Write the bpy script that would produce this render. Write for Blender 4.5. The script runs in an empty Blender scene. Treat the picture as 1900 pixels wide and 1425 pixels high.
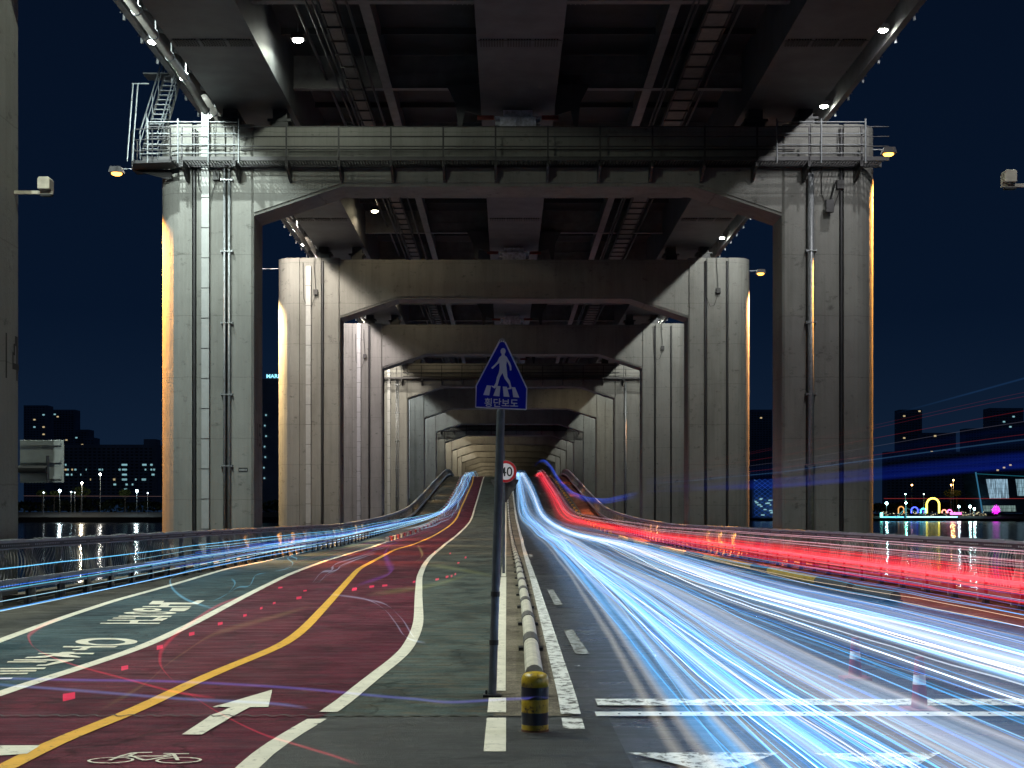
import bpy, math, random
from mathutils import Vector, noise as mnoise
random.seed(7)
SC = bpy.context.scene
COL = SC.collection
PI = math.pi

# ---------------------------------------------------------------- camera
cam_d = bpy.data.cameras.new('camera')
cam = bpy.data.objects.new('camera', cam_d); COL.objects.link(cam)
cam.location = (0, 0, 1.8); cam.rotation_euler = (PI/2, 0, 0)
cam_d.sensor_width = 36; cam_d.lens = 2600/1900*36
cam_d.shift_x = 10/1900; cam_d.shift_y = (957-712.5)/1900
cam_d.clip_start = .1; cam_d.clip_end = 9000
SC.camera = cam
# ---------------------------------------------------------------- night sky
w = bpy.data.worlds.new('World'); SC.world = w; w.use_nodes = True
nt = w.node_tree; nt.nodes.clear()
out = nt.nodes.new('ShaderNodeOutputWorld')
tc = nt.nodes.new('ShaderNodeTexCoord'); sp = nt.nodes.new('ShaderNodeSeparateXYZ')
ramp = nt.nodes.new('ShaderNodeValToRGB')
cr = ramp.color_ramp; cr.elements[0].position = 0; cr.elements[0].color = (.0062, .0160, .0380, 1)
cr.elements[1].position = .6; cr.elements[1].color = (.0012, .0032, .0095, 1)
e = cr.elements.new(.14); e.color = (.0022, .0073, .0215, 1)
bg = nt.nodes.new('ShaderNodeBackground'); bg.inputs[1].default_value = 1.0
sky = nt.nodes.new('ShaderNodeTexSky'); sky.sky_type = 'NISHITA'; sky.sun_disc = False
sky.sun_elevation = math.radians(-5); sky.sun_rotation = math.radians(200)
bg2 = nt.nodes.new('ShaderNodeBackground'); bg2.inputs[1].default_value = .004
add = nt.nodes.new('ShaderNodeAddShader')
L_ = nt.links.new
L_(tc.outputs['Generated'], sp.inputs[0]); L_(sp.outputs['Z'], ramp.inputs[0]); L_(ramp.outputs[0], bg.inputs[0])
L_(sky.outputs[0], bg2.inputs[0]); L_(bg.outputs[0], add.inputs[0]); L_(bg2.outputs[0], add.inputs[1]); L_(add.outputs[0], out.inputs[0])
# ---------------------------------------------------------------- view, sampling
SC.view_settings.view_transform = 'Standard'; SC.view_settings.look = 'None'
SC.view_settings.exposure = 0; SC.view_settings.gamma = 1; SC.view_settings.use_curve_mapping = False
SC.render.engine = 'CYCLES'
cy = SC.cycles
cy.use_denoising = True; cy.use_light_tree = True; cy.max_bounces = 5; cy.diffuse_bounces = 3; cy.glossy_bounces = 3
cy.transparent_max_bounces = 96; cy.sample_clamp_indirect = 4; cy.caustics_reflective = False; cy.caustics_refractive = False

LAMP = 11500      # watts of one edge floodlight
D={'walk_line':[(-1.835,10.0),(-1.849,10.56),(-1.672,12.32),(-1.601,12.75),(-1.49,15.31),(-1.329,18.28),(-1.381,21.18),(-1.482,23.64),(-1.93,30.69),(-2.558,41.05),(-3.016,51.43),(-3.339,61.58),(-3.82,86.75),(-3.777,114.85),(-3.648,139.5),(-3.713,167.9),(-3.721,193.5),(-3.879,261.95)],'yellow':[(-3.558,10.0),(-3.566,11.29),(-3.42,12.51),(-3.344,15.6),(-3.084,19.46),(-3.206,22.29),(-3.69,29.25),(-4.989,47.27),(-5.233,54.42),(-5.923,74.76),(-5.624,93.5),(-5.442,112.3),(-5.218,137.05),(-5.308,164.3),(-5.235,216.05),(-6.095,261.95)],'white_mid':[(-5.07,13.18),(-5.112,14.14),(-5.006,16.54),(-4.957,19.18),(-5.219,23.52),(-5.862,31.69),(-6.648,42.74),(-7.138,54.1),(-7.491,68.82),(-7.892,91.2),(-7.425,107.25),(-7.032,130.6),(-7.119,156.85),(-7.158,195.9),(-7.858,261.95)],'white_out':[(-6.977,18.14),(-7.262,20.09),(-7.775,24.5),(-8.271,29.62),(-8.58,35.19),(-9.436,47.27),(-9.493,55.71),(-10.214,72.56),(-10.429,93.5),(-10.015,108.5)],'pipe':[(0.295,15.34),(0.305,16.54),(0.338,20.62),(0.362,25.43),(0.384,34.41),(0.414,53.79),(0.36,93.5),(0.246,141.95),(0.134,174.65),(0.0,209.15),(-0.201,261.95)],'right_line':[(0.564,11.73),(0.6,13.93),(0.655,22.72),(0.752,38.36),(0.853,61.58),(1.058,98.25),(1.069,129.3),(0.953,165.15),(0.804,209.15),(0.806,261.95)],'letters':[[(-7.214,28.24),(-7.426,29.4),(-7.176,29.4),(-7.088,28.86),(-6.468,28.79),(-6.52,29.55),(-6.37,29.55),(-6.227,28.27)],[(-7.133,27.4),(-7.178,27.68),(-6.211,27.64),(-6.197,27.33)],[(-6.868,27.68),(-6.96,28.27),(-6.788,28.27),(-6.689,27.68)],[(-6.879,24.8),(-6.916,25.05),(-5.968,25.03),(-5.935,24.72),(-6.055,24.72),(-6.054,24.32),(-5.916,24.48),(-5.875,24.21),(-5.872,23.97),(-5.847,23.79),(-6.799,23.82),(-6.827,24.0),(-6.073,24.0),(-6.128,24.69)],[(-6.852,24.32),(-6.882,24.53),(-6.485,24.53),(-6.448,24.32)],[(-6.279,23.32),(-6.394,23.82),(-6.255,23.82),(-6.146,23.32)],[(-6.72,23.15),(-6.754,23.34),(-5.773,23.37),(-5.739,23.13)],[(-6.32,26.24),(-6.463,27.1),(-6.134,27.2),(-6.063,26.65),(-6.03,26.18)],[(-6.017,18.98),(-6.055,19.16),(-5.314,19.16),(-5.307,18.98)],[(-5.718,18.71),(-5.74,18.98),(-5.632,18.98),(-5.628,18.71)],[(-5.772,18.6),(-5.79,18.72),(-5.59,18.72),(-5.597,18.58)],[(-6.05,18.07),(-6.072,18.2),(-5.355,18.22),(-5.327,18.04)],[(-6.032,17.53),(-6.054,17.7),(-5.852,17.87),(-5.813,18.34),(-5.64,18.35),(-5.629,18.01),(-5.376,17.7),(-5.369,17.61),(-5.595,17.7),(-5.761,17.81),(-5.797,17.61)],[(-6.078,17.26),(-6.109,17.39),(-5.358,17.39),(-5.343,17.23),(-5.47,16.66),(-5.594,16.65),(-5.605,16.76),(-5.525,16.79),(-5.504,17.23)],[(-6.075,17.03),(-6.102,17.16),(-5.621,17.16),(-5.606,17.03)],[(-6.006,16.39),(-5.404,16.44),(-5.377,16.29),(-5.957,16.26)],[(-5.914,16.14),(-5.423,16.18),(-5.393,16.04),(-5.863,16.0)],[(-5.813,15.86),(-5.426,15.9),(-5.395,15.76),(-5.767,15.74)],[(-5.64,15.39),(-5.433,15.42),(-5.405,15.29),(-5.593,15.27)]],'rings':[([(-5.229,19.85),(-5.206,19.72),(-5.205,19.6),(-5.228,19.49),(-5.271,19.4),(-5.334,19.33),(-5.413,19.29),(-5.504,19.28),(-5.603,19.29),(-5.706,19.33),(-5.807,19.4),(-5.902,19.49),(-5.987,19.6),(-6.057,19.72),(-6.109,19.85),(-6.138,19.99),(-6.145,20.11),(-6.127,20.23),(-6.085,20.33),(-6.022,20.4),(-5.94,20.45),(-5.844,20.46),(-5.738,20.45),(-5.63,20.4),(-5.524,20.33),(-5.426,20.23),(-5.342,20.11),(-5.275,19.99)],[(-5.394,19.83),(-5.376,19.74),(-5.372,19.65),(-5.383,19.58),(-5.407,19.51),(-5.443,19.47),(-5.49,19.44),(-5.545,19.43),(-5.606,19.44),(-5.669,19.47),(-5.732,19.51),(-5.792,19.58),(-5.845,19.65),(-5.89,19.74),(-5.924,19.83),(-5.944,19.92),(-5.95,20.0),(-5.942,20.08),(-5.919,20.15),(-5.883,20.2),(-5.834,20.23),(-5.777,20.24),(-5.714,20.23),(-5.648,20.2),(-5.583,20.15),(-5.522,20.08),(-5.469,20.0),(-5.425,19.92)]),([(-6.061,25.72),(-6.053,25.64),(-6.069,25.55),(-6.109,25.48),(-6.17,25.42),(-6.25,25.38),(-6.344,25.35),(-6.448,25.34),(-6.557,25.35),(-6.665,25.38),(-6.767,25.42),(-6.859,25.48),(-6.936,25.55),(-6.994,25.64),(-7.029,25.72),(-7.041,25.81),(-7.027,25.89),(-6.989,25.97),(-6.928,26.03),(-6.848,26.08),(-6.752,26.1),(-6.645,26.11),(-6.533,26.1),(-6.422,26.08),(-6.317,26.03),(-6.225,25.97),(-6.149,25.89),(-6.093,25.81)],[(-6.241,25.74),(-6.237,25.69),(-6.248,25.64),(-6.273,25.6),(-6.312,25.56),(-6.363,25.54),(-6.422,25.52),(-6.487,25.52),(-6.555,25.52),(-6.623,25.54),(-6.687,25.56),(-6.743,25.6),(-6.79,25.64),(-6.825,25.69),(-6.846,25.74),(-6.851,25.79),(-6.842,25.83),(-6.817,25.88),(-6.778,25.91),(-6.727,25.94),(-6.667,25.96),(-6.601,25.96),(-6.532,25.96),(-6.463,25.94),(-6.399,25.91),(-6.342,25.88),(-6.295,25.83),(-6.261,25.79)]),([(-6.559,26.65),(-6.542,26.55),(-6.539,26.45),(-6.551,26.37),(-6.576,26.3),(-6.615,26.25),(-6.664,26.22),(-6.721,26.21),(-6.784,26.22),(-6.85,26.25),(-6.915,26.3),(-6.976,26.37),(-7.031,26.45),(-7.076,26.55),(-7.109,26.65),(-7.129,26.75),(-7.134,26.84),(-7.124,26.93),(-7.099,27.0),(-7.06,27.06),(-7.01,27.09),(-6.951,27.1),(-6.886,27.09),(-6.818,27.06),(-6.751,27.0),(-6.689,26.93),(-6.635,26.84),(-6.591,26.75)],[(-6.686,26.68),(-6.678,26.64),(-6.677,26.6),(-6.682,26.56),(-6.693,26.53),(-6.71,26.51),(-6.731,26.49),(-6.756,26.49),(-6.783,26.49),(-6.812,26.51),(-6.84,26.53),(-6.867,26.56),(-6.89,26.6),(-6.909,26.64),(-6.923,26.68),(-6.932,26.72),(-6.933,26.76),(-6.929,26.8),(-6.918,26.83),(-6.901,26.85),(-6.879,26.87),(-6.854,26.87),(-6.826,26.87),(-6.797,26.85),(-6.769,26.83),(-6.742,26.8),(-6.719,26.76),(-6.7,26.72)])],'arrow':[(-2.647,11.43),(-2.642,12.56),(-2.6,12.75),(-2.57,13.06),(-2.744,13.07),(-2.684,13.27),(-2.403,14.37),(-2.22,13.06),(-2.393,13.06),(-2.437,12.41),(-2.485,11.42)],'bike_frame':[[(-2.89,10.21),(-2.861,10.39),(-2.81,10.53),(-2.669,10.55)],[(-2.857,10.37),(-2.552,10.39),(-2.494,10.48),(-2.377,10.49)],[(-2.801,10.41),(-2.636,10.2),(-2.484,10.4)],[(-2.569,10.49),(-2.496,10.49),(-2.393,10.2)],[(-2.801,10.41),(-2.776,10.5)]],'bigarrow':[[(0.914,10.56),(2.052,10.56),(1.692,10.0),(1.416,9.69),(1.269,10.0)],[(2.306,10.52),(3.271,10.56),(2.923,10.0),(2.615,10.0)]],'red1':[(-6.554,20.65),(-6.371,19.35),(-6.064,17.86),(-5.805,17.03),(-5.265,15.71),(-4.471,14.28),(-3.532,12.93),(-2.824,11.94),(-2.388,11.54)],'red2':[(-4.928,26.23),(-4.811,23.24),(-4.336,18.92),(-3.954,16.21),(-3.611,14.59),(-3.276,13.44),(-2.752,12.01),(-2.225,10.75),(-1.727,9.72),(-1.443,9.28),(-1.11,8.8),(-0.878,8.43)],'purp':[(-4.876,12.96),(-4.673,12.93),(-3.873,12.8),(-2.999,12.68),(-1.902,12.23),(-1.077,11.67),(-0.741,11.47),(-0.446,11.28),(0.019,11.47),(0.359,11.54)],'purp2':[(-4.731,12.57),(-4.502,12.45),(-3.636,12.01),(-2.628,11.47),(-1.91,11.22),(-1.538,10.92)],'olive':[(-3.581,12.31),(-3.649,14.11),(-3.866,15.85),(-4.019,17.54),(-4.206,20.32),(-3.944,23.17),(-3.67,26.34)],'olive2':[[(-3.047,30.51),(-2.316,32.21),(-1.7,35.15),(-1.111,40.02)],[(-2.768,48.4),(-1.801,45.54),(-0.164,38.68)]],'sq':[[(-3.441,26.92),(-2.559,25.25),(-2.002,22.72),(-1.558,19.65),(-1.245,17.32),(-0.942,16.48)],[(-2.559,25.25),(-2.06,23.78),(-1.53,20.44),(-1.189,17.62),(-1.023,16.61)]],'curl':[[(-4.652,22.47),(-5.786,25.25),(-7.206,30.1),(-8.35,35.31),(-9.156,42.7),(-9.489,51.3)],[(-5.174,24.64),(-5.375,26.92),(-6.01,31.01),(-6.604,33.57)],[(-5.091,24.94),(-5.623,29.23),(-5.523,30.1),(-6.324,35.31),(-6.327,36.84)],[(-6.292,37.94),(-6.25,40.18),(-6.802,44.57),(-7.98,51.3),(-8.51,60.42)],[(-6.245,39.4),(-6.58,42.7),(-7.31,48.84),(-8.244,54.02),(-8.479,64.23)]],'wht':[[(-4.299,31.01),(-4.916,37.24),(-4.818,38.66),(-5.359,44.57),(-5.415,58.68)],[(-4.162,31.01),(-4.667,36.58),(-4.738,39.4),(-5.052,43.62),(-5.264,57.04)]],'purp3':[(-3.276,30.55),(-3.057,34.13),(-3.119,37.94),(-3.969,46.61),(-4.941,57.04),(-5.936,70.93)],'grn':[(-3.335,50.51),(-3.682,61.22),(-5.297,83.0)],'sqs':[((-3.623,11.6),72,60),((-3.761,13.8),40,36),((-3.95,15.96),35,34),((-3.993,17.77),32,28),((-3.979,19.47),28,24),((-3.936,21.08),20,20),((-3.978,22.72),15,18),((-3.99,24.06),15,16),((-3.789,25.57),30,20),((-4.03,28.03),20,12),((-4.719,29.23),25,12),((-3.126,28.82),26,18)],'sqs2':[((-3.089,28.42),30,20),((-2.853,29.66),28,18),((-2.616,30.1),30,15),((-2.099,31.79),14,15),((-1.636,33.02),20,16),((-1.46,34.36),16,18),((-1.367,34.83),10,18),((-1.315,35.93),8,16),((-1.533,44.57),12,12),((-1.471,50.29),10,14),((-2.247,55.79),9,10),((-2.994,58.35),8,8)],'a_left':[(1.813,261.95),(1.399,191.4),(1.202,156.2),(1.307,130.7),(1.835,106.05),(1.872,69.53),(1.524,36.02),(1.287,20.91),(1.161,14.37),(1.057,10.57),(0.987,8.02),(0.983,6.39)],'a_right':[(2.383,229.45),(2.577,191.4),(2.778,160.5),(2.976,140.7),(3.406,110.7),(3.366,72.93),(2.633,36.02),(2.605,23.36),(2.443,15.49),(2.403,11.16),(2.476,8.47),(2.579,6.99)],'b_left':[(2.118,229.45),(2.577,191.4),(2.941,169.9),(3.036,151.8),(3.167,130.7),(3.503,101.2),(3.354,62.29),(2.91,36.02),(2.706,19.54),(2.825,13.11),(2.884,9.87),(2.96,8.02)],'b_right':[(3.089,229.45),(3.681,191.4),(3.807,164.95),(3.842,146.9),(3.97,121.45),(4.378,94.85),(5.175,74.75),(5.436,54.36),(4.578,29.03),(4.503,20.91),(4.776,16.34),(4.738,12.83)],'r_left':[(5.084,224.05),(5.276,195.95),(5.444,174.75),(5.249,148.35),(5.206,127.7),(5.536,112.45),(6.055,98.4),(6.5,65.0),(6.066,34.29),(6.14,24.19),(6.295,17.05)],'r_right':[(6.537,217.9),(6.863,183.95),(6.978,152.45),(7.062,127.5),(7.578,115.9),(9.855,98.55),(9.2,52.0),(8.137,32.05),(7.784,21.08)],'l_low':[(-7.455,261.95),(-6.824,197.15),(-6.814,161.05),(-7.676,142.55),(-9.073,117.95),(-10.154,88.0),(-9.285,49.37),(-8.807,35.78),(-8.525,28.06),(-8.343,23.08)],'l_high':[(-5.519,239.15),(-5.356,193.4),(-5.425,165.95),(-6.242,147.55),(-7.948,129.15),(-10.085,109.25),(-9.9,58.5),(-8.862,36.0),(-8.4,26.0),(-8.294,22.94)]}
# ---------------------------------------------------------------- helpers
class MB:
    """collects shapes, builds one mesh object"""
    def __init__(s): s.v = []; s.f = []; s.m = []; s.uv = {}
    def poly(s, pts, mi=0):
        n = len(s.v); s.v += [tuple(p) for p in pts]; s.f.append(tuple(range(n, n+len(pts)))); s.m.append(mi)
    def box(s, x0, x1, y0, y1, z0, z1, mi=0):
        n = len(s.v)
        s.v += [(x, y, z) for z in (z0, z1) for x, y in ((x0, y0), (x1, y0), (x1, y1), (x0, y1))]
        for f in ((3,2,1,0), (4,5,6,7), (0,1,5,4), (1,2,6,5), (2,3,7,6), (3,0,4,7)):
            s.f.append(tuple(n+i for i in f)); s.m.append(mi)
    def prism(s, pts, a, b, axis='z', mi=0):
        """closed outline extruded between a and b along an axis"""
        def P(u, v, t): return (u, v, t) if axis == 'z' else ((u, t, v) if axis == 'y' else (t, u, v))
        n = len(s.v); k = len(pts)
        s.v += [P(u, v, a) for u, v in pts] + [P(u, v, b) for u, v in pts]
        s.f.append(tuple(n+i for i in range(k-1, -1, -1))); s.f.append(tuple(n+k+i for i in range(k)))
        for i in range(k): s.f.append((n+i, n+(i+1) % k, n+k+(i+1) % k, n+k+i))
        s.m += [mi]*(k+2)
    def tube(s, pts, r, seg=8, mi=0, cap=True):
        pts = [Vector(p) for p in pts]; rings = []
        for i, p in enumerate(pts):
            d = (pts[min(i+1, len(pts)-1)]-pts[max(i-1, 0)]).normalized()
            up = Vector((0, 0, 1)) if abs(d.z) < .9 else Vector((0, 1, 0))
            a = d.cross(up).normalized(); b = d.cross(a).normalized()
            rr = r[i] if isinstance(r, (list, tuple)) else r
            n = len(s.v); rings.append(n)
            for k in range(seg):
                t = 2*PI*k/seg + PI/seg
                s.v.append(tuple(p+a*math.cos(t)*rr+b*math.sin(t)*rr))
        for i in range(len(rings)-1):
            for k in range(seg):
                s.f.append((rings[i]+k, rings[i]+(k+1) % seg, rings[i+1]+(k+1) % seg, rings[i+1]+k)); s.m.append(mi)
        if cap:
            s.f.append(tuple(rings[0]+k for k in range(seg))); s.f.append(tuple(rings[-1]+k for k in range(seg-1, -1, -1))); s.m += [mi, mi]
    def mesh(s, name, mats, smooth=False):
        me = bpy.data.meshes.new(name); me.from_pydata(s.v, [], s.f)
        for m in (mats if isinstance(mats, (list, tuple)) else [mats]): me.materials.append(m)
        me.polygons.foreach_set('material_index', s.m)
        if smooth: me.polygons.foreach_set('use_smooth', [True]*len(me.polygons))
        me.validate(); me.update()
        import bmesh
        bm = bmesh.new(); bm.from_mesh(me); bmesh.ops.recalc_face_normals(bm, faces=bm.faces); bm.to_mesh(me); bm.free()
        return me
    def build(s, name, mats, parent=None, loc=(0, 0, 0), smooth=False, bevel=0):
        o = bpy.data.objects.new(name, s.mesh(name, mats, smooth)); COL.objects.link(o); o.location = loc
        if parent: o.parent = parent
        if bevel:
            b = o.modifiers.new('bevel', 'BEVEL'); b.width = bevel; b.segments = 2; b.limit_method = 'ANGLE'
        return o
def link(name, me, parent=None, loc=(0, 0, 0), rot=(0, 0, 0), scale=(1, 1, 1)):
    o = bpy.data.objects.new(name, me); COL.objects.link(o); o.location = loc; o.rotation_euler = rot; o.scale = scale
    if parent: o.parent = parent
    return o
def tag(o, label=None, cat=None, group=None, kind=None):
    if label: o['label'] = label
    if cat: o['category'] = cat
    if group: o['group'] = group
    if kind: o['kind'] = kind
    return o
def empty(name, loc=(0, 0, 0), rz=0):
    o = bpy.data.objects.new(name, None); COL.objects.link(o); o.location = loc; o.rotation_euler = (0, 0, rz); return o
def copy_tree(root, loc, rz=None):
    def cp(o, parent):
        c = o.copy(); COL.objects.link(c)
        if parent: c.parent = parent
        for ch in kids.get(o, []): cp(ch, c)
        return c
    kids = {}
    for o in bpy.data.objects:
        if o.parent: kids.setdefault(o.parent, []).append(o)
    c = cp(root, None); c.location = loc
    if rz is not None: c.rotation_euler = (0, 0, rz)
    return c

# ---------------------------------------------------------------- materials
def mat(name): m = bpy.data.materials.new(name); m.use_nodes = True; return m, m.node_tree, m.node_tree.nodes['Principled BSDF']
def N(nt, t, **kw):
    n = nt.nodes.new(t)
    for k, v in kw.items():
        if k in n.inputs: n.inputs[k].default_value = v
        else: setattr(n, k, v)
    return n
def pos(nt, scale=(1, 1, 1)):
    g = N(nt, 'ShaderNodeNewGeometry'); m = N(nt, 'ShaderNodeMapping'); m.inputs['Scale'].default_value = scale
    nt.links.new(g.outputs['Position'], m.inputs['Vector']); return m.outputs[0]
def rampn(nt, src, stops):
    r = N(nt, 'ShaderNodeValToRGB'); cr = r.color_ramp
    cr.elements[0].position, cr.elements[0].color = stops[0][0], (*stops[0][1], 1)
    cr.elements[1].position, cr.elements[1].color = stops[-1][0], (*stops[-1][1], 1)
    for p, c in stops[1:-1]: e = cr.elements.new(p); e.color = (*c, 1)
    nt.links.new(src, r.inputs[0]); return r.outputs[0]
def mix(nt, fac, a, b, mode='MIX'):
    m = N(nt, 'ShaderNodeMix', data_type='RGBA', blend_type=mode)
    for s, v in ((0, fac), (6, a), (7, b)):
        if isinstance(v, (float, int)): m.inputs[s].default_value = v
        elif isinstance(v, tuple): m.inputs[s].default_value = (*v, 1)
        else: nt.links.new(v, m.inputs[s])
    return m.outputs[2]
def noise(nt, vec, scale, detail=4, rough=.6):
    n = N(nt, 'ShaderNodeTexNoise', Scale=scale, Detail=detail, Roughness=rough); nt.links.new(vec, n.inputs['Vector']); return n.outputs[0]
def bump(nt, bs, h, strength, dist=.02):
    b = N(nt, 'ShaderNodeBump', Strength=strength, Distance=dist); nt.links.new(h, b.inputs['Height']); nt.links.new(b.outputs[0], bs.inputs['Normal']); return b
def simple(name, col, rough=.6, metal=0, var=.25, scale=3):
    m, nt, bs = mat(name)
    n = noise(nt, pos(nt), scale, 5)
    c = rampn(nt, n, [(.3, tuple(x*(1-var) for x in col)), (.7, tuple(x*(1+var) for x in col))])
    nt.links.new(c, bs.inputs['Base Color']); bs.inputs['Roughness'].default_value = rough; bs.inputs['Metallic'].default_value = metal
    return m
def emis(name, col, st, samp=None):
    m, nt, bs = mat(name); nt.nodes.remove(bs)
    e = N(nt, 'ShaderNodeEmission'); e.inputs[0].default_value = (*col, 1); e.inputs[1].default_value = st
    nt.links.new(e.outputs[0], nt.nodes['Material Output'].inputs[0])
    if samp: m.cycles.emission_sampling = samp
    return m

def concrete(name, base, dirt=.5):
    m, nt, bs = mat(name)
    p = pos(nt); st = pos(nt, (2.6, 2.6, .09)); st2 = pos(nt, (9, 9, .12))
    c = rampn(nt, noise(nt, p, .35, 6), [(.3, tuple(x*.84 for x in base)), (.7, tuple(x*1.1 for x in base))])
    s1 = rampn(nt, noise(nt, pos(nt, (1.1, 1.1, .16)), 1.0, 6, .65), [(.36, (.42, .41, .38)), (.55, (1, 1, 1))])
    c = mix(nt, dirt, c, s1, 'MULTIPLY')
    s2 = rampn(nt, noise(nt, st2, 1.0, 3), [(.3, (.72, .71, .68)), (.5, (1, 1, 1))])
    c = mix(nt, dirt, c, s2, 'MULTIPLY')
    # scuffs and mould blotches
    b = rampn(nt, noise(nt, pos(nt, (1.6, 1.6, 2.6)), 1.1, 9, .72), [(.32, (.22, .21, .20)), (.42, (1, 1, 1))])
    c = mix(nt, .6, c, b, 'MULTIPLY')
    # pour joints every 2.55 m
    g = N(nt, 'ShaderNodeNewGeometry'); sx = N(nt, 'ShaderNodeSeparateXYZ'); nt.links.new(g.outputs['Position'], sx.inputs[0])
    wob = N(nt, 'ShaderNodeMath', operation='MULTIPLY_ADD'); wob.inputs[1].default_value = .16
    nt.links.new(noise(nt, p, 1.2, 3), wob.inputs[0]); nt.links.new(sx.outputs['Z'], wob.inputs[2])
    md = N(nt, 'ShaderNodeMath', operation='PINGPONG'); md.inputs[1].default_value = 1.275; nt.links.new(wob.outputs[0], md.inputs[0])
    jl = rampn(nt, md.outputs[0], [(.0, (.40, .39, .36)), (.022, (1, 1, 1)), (1, (1, 1, 1))])
    c = mix(nt, .6, c, jl, 'MULTIPLY')
    nt.links.new(c, bs.inputs['Base Color']); bs.inputs['Roughness'].default_value = .85
    bb = N(nt, 'ShaderNodeMath', operation='ADD')
    nt.links.new(noise(nt, p, 14, 6, .7), bb.inputs[0])
    j2 = N(nt, 'ShaderNodeMath', operation='MULTIPLY'); j2.inputs[1].default_value = 2.5
    nt.links.new(noise(nt, pos(nt, (1, 1, .5)), 2.2, 5, .6), j2.inputs[0]); nt.links.new(j2.outputs[0], bb.inputs[1])
    bump(nt, bs, bb.outputs[0], .5, .025)
    return m
M = {}
M['concrete'] = concrete('pier_concrete', (.175, .177, .168), .34)
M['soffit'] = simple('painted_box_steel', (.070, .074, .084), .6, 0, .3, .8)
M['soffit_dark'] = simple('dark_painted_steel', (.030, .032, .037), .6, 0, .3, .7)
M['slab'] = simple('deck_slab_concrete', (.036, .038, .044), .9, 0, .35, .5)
M['flange'] = simple('flange_steel', (.13, .13, .135), .55, 0, .25, 2)
M['dark_steel'] = simple('dark_galvanised_steel', (.02, .02, .023), .5, .3, .3, 6)
M['galv'] = simple('galvanised_steel', (.22, .235, .25), .45, .5, .2, 6)
M['rail_grey'] = simple('railing_grey_steel', (.26, .25, .25), .7, 0, .25, 5)
M['white_duct'] = simple('white_duct', (.27, .28, .285), .5, 0, .08, 5)
M['black'] = simple('black_matt', (.012, .012, .014), .6)
M['number'] = simple('stencil_paint', (.010, .010, .010), .8)
M['red_steel'] = simple('red_painted_steel', (.16, .02, .015), .5)
M['plate_grey'] = simple('sign_back_grey', (.30, .33, .34), .45, .4, .12, 4)
M['bearing'] = simple('bearing_white_steel', (.5, .52, .62), .4, 0, .45, 6)
M['stair'] = simple('stair_steel', (.07, .08, .09), .5, .3, .2, 6); M['pipe'] = simple('gutter_pipe_grey', (.20, .19, .18), .55, 0, .2, 3)
M['hand'] = simple('handrail_steel', (.11, .12, .13), .5, .3, .2, 6)
M['grey_pole'] = simple('painted_pole', (.09, .10, .115), .4, .4, .25, 8)
M['sign_blue'] = simple('sign_blue', (.003, .010, .42), .35, 0, .08, 9)
M['sign_white'] = simple('sign_white', (.80, .73, .78), .4, 0, .05, 8)
M['sign_red'] = simple('sign_red', (.45, .012, .02), .4, 0, .08, 8)
M['cone_red'] = simple('cone_red', (.22, .008, .02), .5)
M['conc_white'] = simple('dirty_white_tube', (.40, .37, .31), .55, 0, .3, 5)
M['sleeve'] = simple('rubber_sleeve', (.05, .045, .042), .6, 0, .3, 6)
M['tube_yellow'] = simple('tube_yellow', (.38, .24, .02), .5, 0, .3, 5)
M['foliage'] = simple('lamp_lit_foliage', (.07, .10, .025), .8, 0, .5, .8)
M['bank'] = simple('dark_bank', (.02, .022, .025), .95, 0, .3, .02)
M['facade'] = simple('far_facade', (.42, .44, .50), .9, 0, .2, .05)  # night haze over the far blocks is put into these pale tones
M['facade2'] = simple('far_facade_grey', (.46, .46, .48), .9, 0, .2, .05)
M['glass_dark'] = simple('dark_glass', (.01, .02, .03), .1)

def wornyellow():
    m, nt, bs = mat('rusty_yellow_paint')
    n = rampn(nt, noise(nt, pos(nt), 16, 8, .75), [(.36, (.05, .022, .01)), (.46, (.36, .235, .012)), (.7, (.46, .31, .02))])
    nt.links.new(n, bs.inputs['Base Color']); bs.inputs['Roughness'].default_value = .38
    bump(nt, bs, noise(nt, pos(nt), 40, 4), .3, .003); return m
M['boll_yellow'] = wornyellow()
def wornblack():
    m, nt, bs = mat('scuffed_black_paint')
    n = rampn(nt, noise(nt, pos(nt), 18, 8, .75), [(.30, (.09, .07, .045)), (.38, (.012, .015, .028)), (.7, (.018, .02, .03))])
    nt.links.new(n, bs.inputs['Base Color']); bs.inputs['Roughness'].default_value = .35; return m
M['boll_black'] = wornblack()

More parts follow.
